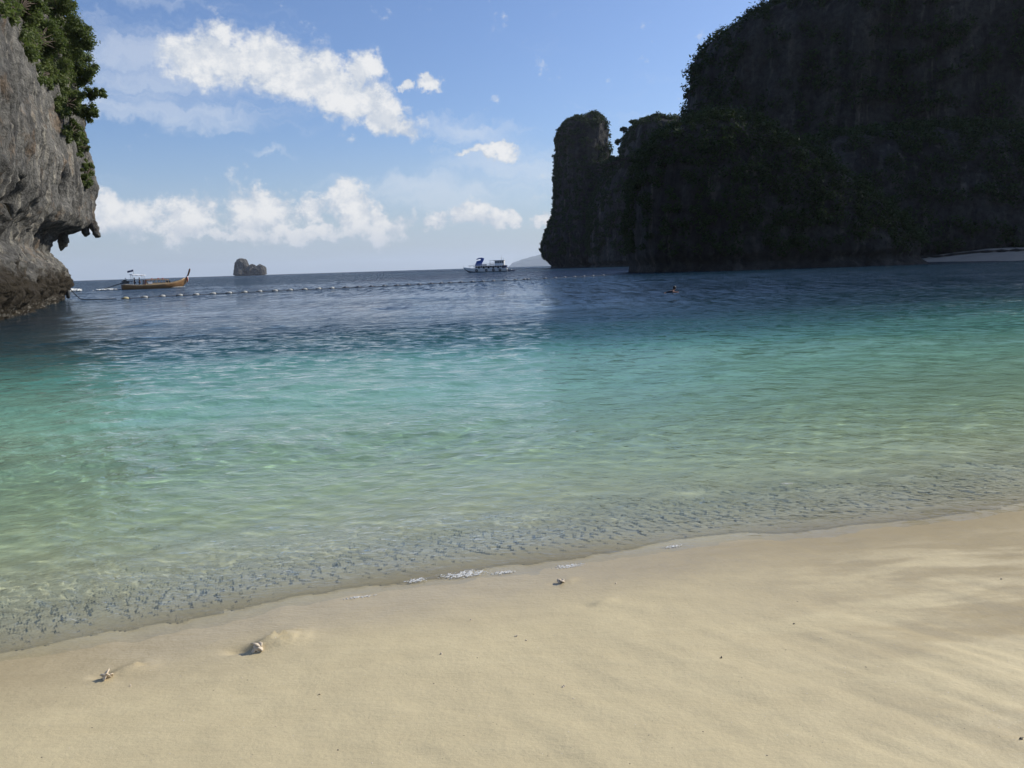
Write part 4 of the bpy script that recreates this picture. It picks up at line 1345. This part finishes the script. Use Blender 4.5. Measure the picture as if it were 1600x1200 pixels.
MB().tube([(12.12, -0.14, 2.0), (12.2, -0.2, 1.5), (12.12, -0.2, 1.0)], [0.07, 0.08, 0.03], 6).build('ribbon', M['cloth_white'], prow, True)
# cabin
cab = MB()
for sgn in (-1, 1):
    cab.box((6.2, sgn * 0.92, 0.90), (4.3, 0.05, 0.42))
cab.build('cabin_side', M['hull_pale'], boat)
rf = MB()
nx_, ny_ = 14, 9
RV = []
for i in range(nx_):
    x = 4.05 + 4.3 * i / (nx_ - 1)
    for j in range(ny_):
        y = -1.1 + 2.2 * j / (ny_ - 1)
        RV.append((x, y, 1.82 - 0.16 * (y / 1.1) ** 2 - 0.10 * ((x - 6.2) / 2.2) ** 2 + 0.02 * math.sin(x * 9)))
ro = obj('roof', mesh_np('roof', RV, grid_faces(nx_, ny_)), simple('roof_canvas', (0.20, 0.13, 0.085), 0.8, 0.3, 4.0), boat)
md = ro.modifiers.new('solid', 'SOLIDIFY')
md.thickness = 0.07
for sgn in (-1, 1):
    for x in (4.15, 5.2, 6.2, 7.2, 8.2):
        MB().box((x, sgn * 0.95, 1.36), (0.09, 0.07, 0.62)).build('post', M['hull_pale'], boat)
MB().box((4.25, 0, 1.25), (0.10, 1.7, 0.95)).build('bulkhead', M['red'], boat, bevel=0.02)
MB().box((4.85, -0.98, 1.12), (0.75, 0.04, 0.42)).build('side_panel', M['cloth_white'], boat, bevel=0.01)
MB().box((8.45, 0, 1.05), (0.5, 1.2, 0.7)).build('locker', M['black'], boat, bevel=0.05)
for x in (5.4, 6.6, 7.4):
    MB().lathe([(0.02, -0.04), (0.16, -0.03), (0.18, 0.06), (0.1, 0.12), (0.02, 0.13)], 10, (x, -0.2, 1.86)).build('life_ring', M['red'], boat, True)
# awning over the helm
AV = []
for i in range(9):
    for j in range(7):
        x = 1.7 + 2.5 * i / 8
        y = -0.9 + 1.8 * j / 6
        AV.append((x, y, 2.86 - 0.05 * i / 2 - 0.12 * (y / 0.9) ** 2 + 0.03 * math.sin(x * 7 + y * 3)))
aw = obj('awning', mesh_np('awning', AV, grid_faces(9, 7)), M['cloth_white'], boat)
md = aw.modifiers.new('solid', 'SOLIDIFY')
md.thickness = 0.05
for x in (1.9, 3.9):
    for y in (-0.75, 0.75):
        MB().tube([(x, y, 0.5), (x, y, 2.75)], 0.035, 6).build('awning_pole', M['grey'], boat)
fl = MB().tube([(2.3, 0.0, 2.7), (2.25, 0, 3.75)], 0.03, 6).build('flag_pole', M['grey'], boat)
FV = []
for i in range(9):
    for j in range(5):
        FV.append((2.25 - 0.13 * i, 0.10 * math.sin(i * 0.9), 3.72 - 0.09 * j - 0.03 * i))
ff = obj('flag', mesh_np('flag', FV, grid_faces(9, 5)), M['navy'], fl)
md = ff.modifiers.new('solid', 'SOLIDIFY')
md.thickness = 0.015
# engine and long shaft
en = MB()
en.box((0.75, 0, 1.35), (0.95, 0.55, 0.5))
en.box((0.55, 0, 1.72), (0.45, 0.4, 0.3))
en.tube([(0.9, 0.2, 1.5), (0.9, 0.32, 2.0), (0.75, 0.34, 2.2)], 0.06, 8)
en.tube([(0.3, -0.2, 1.45), (0.0, -0.2, 1.6)], 0.13, 8)
en.lathe([(0.05, -0.12), (0.24, -0.10), (0.24, 0.10), (0.05, 0.12)], 14, (1.1, -0.34, 1.4), Matrix.Rotation(math.pi / 2, 3, 'X'))
eng = en.build('engine', M['iron'], boat, bevel=0.02)
MB().tube([(0.55, 0, 0.9), (0.55, 0, 1.2)], 0.10, 8).build('engine_mount', M['iron'], eng)
sh = MB().tube([(0.35, 0, 1.3), (-1.2, 0.05, 0.85), (-4.2, 0.1, -0.12)], [0.11, 0.08, 0.06], 8).build('propeller_shaft', M['iron'], eng, True)
MB().tube([(1.2, 0, 1.45), (2.1, 0.1, 1.5)], 0.04, 6).build('tiller', M['iron'], eng)
MB().box((0.7, 0, 0.98), (1.3, 1.25, 0.10)).build('stern_deck', M['grey'], boat)
bm_ = Matrix.Translation(boat.location) @ Matrix.Rotation(brz, 4, 'Z')
person('boatman in dark clothes standing at the stern by the engine', bm_ @ Vector((2.35, 0.15, 0.36)), brz + math.pi, 'steer')
person('person in dark clothes standing in front of the boatman under the white awning', bm_ @ Vector((3.15, -0.1, 0.36)), brz, 'stand')


def foam_sheet(name, label, cx, cy, lx, ly, rz, cell, amp, thr, seed, mat, z=0.02, cat='foam', kind=None, hfun=None, brk=1.0):
    nx, ny = max(4, int(lx / cell)), max(4, int(ly / cell))
    gxx, gyy = np.meshgrid(np.linspace(-lx / 2, lx / 2, nx), np.linspace(-ly / 2, ly / 2, ny), indexing='ij')
    env_ = 1 - (2 * gxx / lx) ** 2 - (2 * gyy / ly) ** 2
    f = fbm(gxx / (ly * 0.22) + seed, gyy / (ly * 0.14), seed, 4)
    fld = env_ * 0.7 + f * brk - thr
    zz = z + amp * np.clip(fld, 0, 1) ** 0.5 * (1 + 0.5 * fbm(gxx / (ly * 0.08), gyy / (ly * 0.08), seed, 3))
    c, s_ = math.cos(rz), math.sin(rz)
    wx, wy = cx + gxx * c - gyy * s_, cy + gxx * s_ + gyy * c
    if hfun is not None:
        zz = zz + hfun(wx, wy)
    V = np.stack([wx - cx, wy - cy, zz], -1).reshape(-1, 3)
    F = grid_faces(nx, ny)
    F = F[(fld.reshape(-1)[F] > 0).all(1)]
    u = np.unique(F)
    rm = np.full(len(V), -1)
    rm[u] = np.arange(len(u))
    o = obj(name, mesh_np(name, V[u], rm[F]), mat, None, (cx, cy, 0))
    md = o.modifiers.new('solid', 'SOLIDIFY')
    md.thickness = amp * 0.5 + 0.002
    return tag(o, label, cat, None, kind)


w1 = bm_ @ Vector((-2.4, 0, 0))
foam_sheet('wake_foam', 'white wake trailing just behind the stern of the longtail boat', w1.x, w1.y, 5.6, 1.6, brz, 0.12, 0.30, 0.15, 2.0, M['foam'], 0.05)
w2 = bm_ @ Vector((-9.2, 0.6, 0))
foam_sheet('wake_foam', 'patch of white wake between the longtail boat and the cliff', w2.x, w2.y, 5.0, 2.4, brz, 0.12, 0.55, 0.0, 5.0, M['foam'], 0.05)
w3 = bm_ @ Vector((10.2, -0.75, 0))
foam_sheet('bow_wave', 'thin white bow wave along the hull of the longtail boat', w3.x, w3.y, 3.0, 0.5, brz, 0.06, 0.14, 0.1, 7.0, M['foam'], 0.05)

# ------------------------------------------------------------------ ferry
fc_ = at(763, 424, 372)
ferry = thing('ferry', 'white two-deck excursion ferry with blue slide and tyre fenders', 'ferry', (fc_.x, fc_.y, 0), math.radians(-6))
STN = [(-11.2, 0.08, 2.35, 2.0, 0.05), (-10.2, 0.75, 2.2, 0.9, 0.35), (-8.5, 1.7, 1.95, -0.3, 1.1), (-6, 2.4, 1.65, -0.6, 2.0), (0, 2.6, 1.5, -0.7, 2.35), (6, 2.5, 1.5, -0.6, 2.2), (8.6, 2.3, 1.55, -0.4, 2.0)]
xs = np.linspace(-11.2, 8.6, 40)
cs = [np.interp(xs, [q[0] for q in STN], [q[i] for q in STN]) for i in range(1, 5)]


def loft(lo, hi, n=5):
    V = []
    for i in range(len(xs)):
        hb, gz, kz, wb = [c[i] for c in cs]
        ring = []
        for sgn in (-1, 1):
            col_ = []
            for j in range(n):
                u = lo + (hi - lo) * j / (n - 1)
                col_.append((xs[i], sgn * (wb + (hb - wb) * u ** 0.7) * (0.25 + 0.75 * min(1, u / 0.3) if u < 0.3 else 1), kz + (gz - kz) * u))
            ring += col_[::-1] if sgn < 0 else col_
        V += ring
    return mesh_np('hull', V, grid_faces(len(xs), 2 * n))


obj('hull', loft(0.36, 1.0), M['white'], ferry)
obj('underbody', loft(0.0, 0.36), M['navy'], ferry)
MB().add([(8.6, -2.3, 1.55), (8.6, 2.3, 1.55), (8.6, 2.0, -0.4), (8.6, -2.0, -0.4)], [(0, 1, 2, 3)]).build('transom', M['grey'], ferry)
MB().add([(x, -y * 0.97, z - 0.12) for x, y, z in zip(xs, cs[0], cs[1])] + [(x, y * 0.97, z - 0.12) for x, y, z in zip(xs, cs[0], cs[1])],
         [(i, i + 1, len(xs) + i + 1, len(xs) + i) for i in range(len(xs) - 1)]).build('deck', M['grey'], ferry)
MB().tube([(x, -y, z) for x, y, z in zip(xs[::3], cs[0][::3], cs[1][::3])], 0.09, 6).build('rail_strake', M['white'], ferry, True)
# lower saloon: open-sided, posts and dark interior
MB().box((0.4, 0, 2.1), (12.2, 3.6, 1.15)).build('saloon', M['glass'], ferry)
MB().box((0.4, 0, 2.86), (13.4, 5.0, 0.22)).build('upper_deck', M['white'], ferry, bevel=0.05)
for k in range(12):
    MB().box((-5.5 + 1.08 * k, -2.28, 2.12), (0.14, 0.10, 1.30)).build('pillar', M['white'], ferry)
for k in range(12):
    MB().box((-5.5 + 1.08 * k, 2.28, 2.12), (0.14, 0.10, 1.30)).build('pillar', M['white'], ferry)
for k in range(11):
    if k % 2 == 0:
        MB().box((-4.96 + 1.08 * k, -2.24, 1.78), (0.9, 0.06, 0.45)).build('side_panel', M['white'], ferry)
fw_ = MB().box((-7.4, 0, 2.95), (2.5, 3.2, 0.14)).build('foredeck_awning', M['navy'], ferry)
for y in (-1.4, 1.4):
    for x in (-8.4, -6.4):
        MB().tube([(x, y, 1.7), (x, y, 2.95)], 0.05, 6).build('awning_pole', M['white'], ferry)
# rail on the upper deck
for y in (-2.45, 2.45):
    rl = MB().tube([(-6.2, y, 3.75), (1.0, y, 3.75)], 0.04, 6)
    rl.tube([(-6.2, y, 3.4), (1.0, y, 3.4)], 0.03, 6)
    for k in range(8):
        rl.tube([(-6.2 + 1.02 * k, y, 2.95), (-6.2 + 1.02 * k, y, 3.75)], 0.035, 6)
    rl.build('railing', M['white'], ferry)
# wheelhouse aft with windows
wh = MB().box((5.3, 0, 3.95), (4.2, 3.6, 2.0)).build('wheelhouse', M['white'], ferry, bevel=0.06)
MB().box((5.1, 0, 5.05), (5.0, 4.2, 0.16)).build('wheelhouse_roof', M['white'], ferry, bevel=0.04)
for k in range(4):
    wn = MB().box((3.8 + 1.0 * k, -1.815, 4.25), (0.72, 0.05, 0.78)).build('window', M['glass'], wh)
for k in range(3):
    MB().box((3.185, -1.1 + 1.1 * k, 4.25), (0.05, 0.8, 0.78)).build('window', M['glass'], wh)
MB().box((2.0, 0, 5.0), (2.4, 3.8, 0.12)).build('sun_awning', M['white'], ferry)
for x in (0.95, 2.9):
    for y in (-1.8, 1.8):
        MB().tube([(x, y, 2.95), (x, y, 4.98)], 0.05, 6).build('awning_pole', M['white'], ferry)
MB().box((2.0, -1.8, 3.9), (2.2, 0.06, 0.16)).build('side_rail', M['grey'], ferry)
MB().box((2.0, -1.8, 3.35), (2.2, 0.06, 0.3)).build('side_rail', M['grey'], ferry)
MB().tube([(6.1, 0, 5.1), (6.1, 0, 7.2)], [0.08, 0.04], 6).build('mast', M['grey'], ferry)
MB().tube([(6.9, 0.8, 5.1), (6.9, 0.8, 6.3)], [0.05, 0.03], 6).build('antenna', M['grey'], ferry)
# blue slide with curled top
prof = [(-5.9, 2.98), (-3.2, 2.98), (-2.6, 4.2), (-1.9, 5.5), (-1.7, 6.1), (-2.6, 6.45), (-4.0, 6.4), (-5.2, 5.85), (-5.0, 5.6), (-3.9, 5.95), (-3.1, 5.8), (-3.3, 5.3), (-5.0, 5.0), (-5.3, 4.4)]
n = len(prof)
sl_ = MB().add([(x, -0.8, z) for x, z in prof] + [(x, 0.8, z) for x, z in prof], [tuple(range(n)), tuple(range(2 * n - 1, n - 1, -1))] + [(i, (i + 1) % n, n + (i + 1) % n, n + i) for i in range(n)])
sl_.build('slide', M['blue'], ferry)
MB().box((-2.0, 0, 3.25), (2.6, 1.8, 0.45)).build('deck_locker', M['navy'], ferry, bevel=0.04)
for x in (-5.0, -0.6, 2.6, 5.6):
    MB().torus((x, -np.interp(x, [q[0] for q in STN], [q[1] for q in STN]) - 0.12, 0.85), 0.42, 0.17, 'y').build('tyre_fender', M['black'], ferry, True)
MB().tube([(-11.2, 0, 2.3), (-11.2, 0, 3.3)], 0.05, 6).build('bow_staff', M['white'], ferry)
stp = MB().box((9.6, 0, 0.75), (2.0, 3.8, 0.3)).build('stern_platform', M['grey'], ferry, bevel=0.04)
MB().box((7.6, 0, 2.2), (1.8, 4.2, 1.2)).build('stern_shelter', M['navy'], ferry, bevel=0.04)
dg = thing('dinghy', 'dark inflatable dinghy tied at the stern of the ferry', 'dinghy', ferry.matrix_basis @ Vector((10.6, -1.0, 0.25)), math.radians(-6))
MB().tube([(-1.5, -0.6, 0), (0.6, -0.6, 0.02), (1.4, -0.3, 0.12), (1.6, 0, 0.16), (1.4, 0.3, 0.12), (0.6, 0.6, 0.02), (-1.5, 0.6, 0)], 0.26, 10).build('tube', M['navy'], dg, True)
MB().box((-0.3, 0, -0.1), (2.4, 0.9, 0.06)).build('floor', M['grey'], dg)
MB().box((-1.5, 0, 0.1), (0.12, 0.9, 0.5)).build('transom', M['black'], dg)

# ------------------------------------------------------------------ swimmer
sp = gnd(1050, 457)
sw = thing('person', 'swimmer in dark top with head and shoulders above the water off the point', 'person', (sp.x, sp.y, 0), math.radians(10))
J = [(-0.55, 0, -0.12, 0.12, 0.15), (-0.25, 0, -0.05, 0.12, 0.16), (0.0, 0, 0.04, 0.11, 0.17), (0.10, 0, 0.12, 0.06, 0.06), (0.16, 0, 0.20, 0.085, 0.08), (0.19, 0, 0.29, 0.10, 0.09), (0.18, 0, 0.36, 0.06, 0.06),
     (0.02, 0.2, 0.04, 0.055, 0.055), (0.25, 0.34, 0.0, 0.042, 0.042), (0.48, 0.30, 0.04, 0.032, 0.032), (0.58, 0.28, 0.05, 0.038, 0.02),
     (0.02, -0.2, 0.04, 0.055, 0.055), (0.1, -0.42, 0.0, 0.042, 0.042), (0.32, -0.5, -0.04, 0.032, 0.032), (0.42, -0.5, -0.06, 0.038, 0.02),
     (-0.6, 0.1, -0.15, 0.085, 0.085), (-1.0, 0.12, -0.22, 0.055, 0.055), (-1.4, 0.12, -0.2, 0.04, 0.04), (-0.6, -0.1, -0.15, 0.085, 0.085), (-1.0, -0.14, -0.28, 0.055, 0.055), (-1.4, -0.14, -0.3, 0.04, 0.04)]
skin_body('body', J, [(0, 1), (1, 2), (2, 3), (3, 4), (4, 5), (5, 6), (2, 7), (7, 8), (8, 9), (9, 10), (2, 11), (11, 12), (12, 13), (13, 14), (0, 15), (15, 16), (16, 17), (0, 18), (18, 19), (19, 20)], M['skin'], sw)
skin_body('shirt', [tuple(J[i][:3]) + (J[i][3] + 0.02, J[i][4] + 0.02) for i in (0, 1, 2, 7, 11)], [(0, 1), (1, 2), (2, 3), (2, 4)], M['shirt_dark'], sw)
MB().lathe([(0.02, 0.125), (0.07, 0.105), (0.105, 0.05), (0.11, -0.02), (0.09, -0.08)], 12, (0.165, 0, 0.31)).build('hair', M['hair'], sw, True)
MB().lathe([(0.0, 0.03), (0.018, 0.0), (0.0, -0.012)], 6, (0.29, 0, 0.25)).build('nose', M['skin'], sw, True)

# ------------------------------------------------------------------ shells, coral bits and foam on the sand
def sand_at(px, py):
    p = gnd(px, py, 0.1)
    for _ in range(5):
        z = float(sand_height(np.array([p.x]), np.array([p.y]))[0])
        p = gnd(px, py, z)
    return p


def shard(seed, size, curl=0.8):
    """a broken piece of shell or coral: a curved, irregular thick plate"""
    rs = np.random.RandomState(seed)
    n, m_ = 9, 5
    V = []
    rr_ = 0.7 + 0.6 * rs.rand(n)
    for j in range(m_):
        f = j / (m_ - 1)
        for i in range(n):
            a = 2 * math.pi * i / n
            r = size * f * rr_[i]
            V.append((r * math.cos(a), 0.75 * r * math.sin(a), curl * size * (0.5 * (1 - f * f)) + 0.05 * size * rs.rand()))
    F = []
    for j in range(m_ - 1):
        for i in range(n):
            F.append((j * n + i, j * n + (i + 1) % n, (j + 1) * n + (i + 1) % n, (j + 1) * n + i))
    mb_ = MB().add(V, F)
    return mb_


def shell_thing(name, label, px, py, size, seed, pieces, mat='shell', cat='shell', tilt=0.9):
    p = sand_at(px, py)
    t = thing(name, label, cat, (p.x, p.y, p.z), 0)
    rs = random.Random(seed)
    for k in range(pieces):
        o = shard(seed + k, size * rs.uniform(0.55, 1.0)).build('shard', M[mat], t, True)
        md = o.modifiers.new('solid', 'SOLIDIFY')
        md.thickness = size * 0.14
        o.rotation_euler = (rs.uniform(-tilt, tilt), rs.uniform(0.3, 1.2), rs.uniform(0, 6.28))
        o.location = (rs.uniform(-.6, .6) * size * (k > 0), rs.uniform(-.5, .5) * size * (k > 0), size * 0.15)
    return t


shell_thing('broken_shell', 'broken upright shell casting a dark shadow on the sand, larger of the two', 399, 1016, 0.048, 3, 5)
shell_thing('broken_shell', 'small split shell standing in the sand near the lower left corner', 173, 1057, 0.034, 21, 4)
shell_thing('coral_fragment', 'knobbly coral fragment at the edge of the swash below the foam', 877, 909, 0.024, 41, 4, cat='coral')
SINGLES = [(690, 1022, 'pale shell chip on the sand right of the larger broken shell'), (737, 968, 'shell chip beside the swash below the white foam'), (806, 994, 'left of two pale shell chips above the middle of the sand'),
           (823, 1001, 'right of two pale shell chips above the middle of the sand'), (881, 1073, 'pale shell chip on bare sand, middle bottom'), (1127, 1028, 'dark shell chip on smooth sand right of the middle'),
           (1240, 975, 'dark chip on the sand, right side below the waterline'), (1565, 905, 'bright shell chip near the right edge by the water'), (1596, 1155, 'dark round pebble at the lower right corner'),
           (500, 1085, 'tiny pale chip on the sand right of the broken shell'), (204, 1072, 'tiny shell chip beside the small split shell'), (962, 912, 'shell chip at the swash edge right of the coral fragment')]
for i, (px, py, lab) in enumerate(SINGLES):
    dark = 'dark' in lab
    shell_thing('pebble' if 'pebble' in lab else 'shell_chip', lab, px, py, 0.0085 if not i == 8 else 0.011, 60 + 7 * i, 2, 'pebble' if dark else 'shell', 'pebble' if 'pebble' in lab else 'shell')
rs = random.Random(77)
chip_me = []
for k in range(5):
    o = shard(300 + k, 0.006).build('shell_grit', M['shell'] if k % 2 else M['pebble'], None, True)
    chip_me.append(o.data)
    bpy.data.objects.remove(o)
for k in range(70):
    px, py = rs.uniform(20, 1590), rs.uniform(930, 1195)
    d_, s_ = shore_d(*gnd(px, py, 0.1)[:2])
    if d_ > -0.35:
        continue
    p = sand_at(px, py)
    o = obj('shell_grit', chip_me[k % 5], None, None, (p.x, p.y, p.z - 0.001))
    o.rotation_euler = (rs.uniform(-.5, .5), rs.uniform(-.5, .5), rs.uniform(0, 6.28))
    sc = rs.uniform(0.45, 1.0)
    o.scale = (sc, sc, sc)
    tag(o, 'tiny speck of shell or grit lying on the bare sand', 'shell grit', 'shell grit scattered over the sand')


def surf(x, y):
    d_, _ = shore_d(x, y)
    return np.maximum(sand_height(x, y), sea_height(x, y, np.full_like(x, 0.01)))


m_, t_, out_ = new_mat('shore_foam_lace')
Pn = t_.n('ShaderNodeNewGeometry').outputs['Position']
vor = t_.n('ShaderNodeTexVoronoi', None, Vector=Pn, Scale=110.0)
hol = t_.m('MULTIPLY', t_.mapr(vor.outputs['Distance'], 0.25, 0.5, 0.25, 0.8), t_.mapr(t_.noise(Pn, 40.0, 3.0), 0.35, 0.6, 0.45, 1.0))
bsd = t_.n('ShaderNodeBsdfPrincipled', None, **{'Base Color': (0.80, 0.80, 0.76, 1), 'Roughness': 0.5})
trn = t_.n('ShaderNodeBsdfTransparent')
mxs = t_.n('ShaderNodeMixShader', None, i0=hol, i1=trn.outputs[0], i2=bsd.outputs[0])
t_.link(mxs.outputs[0], out_.inputs[0])
M['shore_foam'] = m_
FOAMS = [(725, 893, 0.36, 0.12, 0.22, 'longest streak of white foam at the waterline'), (785, 890, 0.20, 0.07, 0.25, 'short white foam streak right of the longest one'),
         (890, 880, 0.26, 0.09, 0.25, 'white foam streak at the waterline above the coral fragment'), (650, 903, 0.18, 0.08, 0.3, 'small foam fleck left of the longest streak'),
         (1050, 848, 0.22, 0.07, 0.3, 'thin foam fleck on the waterline right of the middle'), (1230, 746, 0.22, 0.05, 0.3, 'pale foam fleck riding the small wave on the right'),
         (560, 930, 0.3, 0.06, 0.4, 'broken foam line on the swash left of the middle')]
for i, (px, py, lx, ly, thr, lab) in enumerate(FOAMS):
    p = gnd(px, py, 0.02)
    foam_sheet('shore_foam', lab, p.x, p.y, lx, ly, 0.28, 0.004, 0.0022, thr, 3.0 + 2 * i, M['shore_foam'], 0.002, hfun=surf, brk=1.5)


# ------------------------------------------------------------------ moist sea air
m_, t_, out_ = new_mat('haze_air')
pv = t_.n('ShaderNodeVolumePrincipled', None, Color=(0.80, 0.88, 1.0, 1), Density=4.2e-5, Anisotropy=0.2)
t_.link(pv.outputs[0], out_.inputs['Volume'])
hz_o = MB().box((0, 9400, 130), (14600, 20400, 284)).build('haze', m_)
tag(hz_o, 'thin moist air over the sea', None, None, 'stuff')
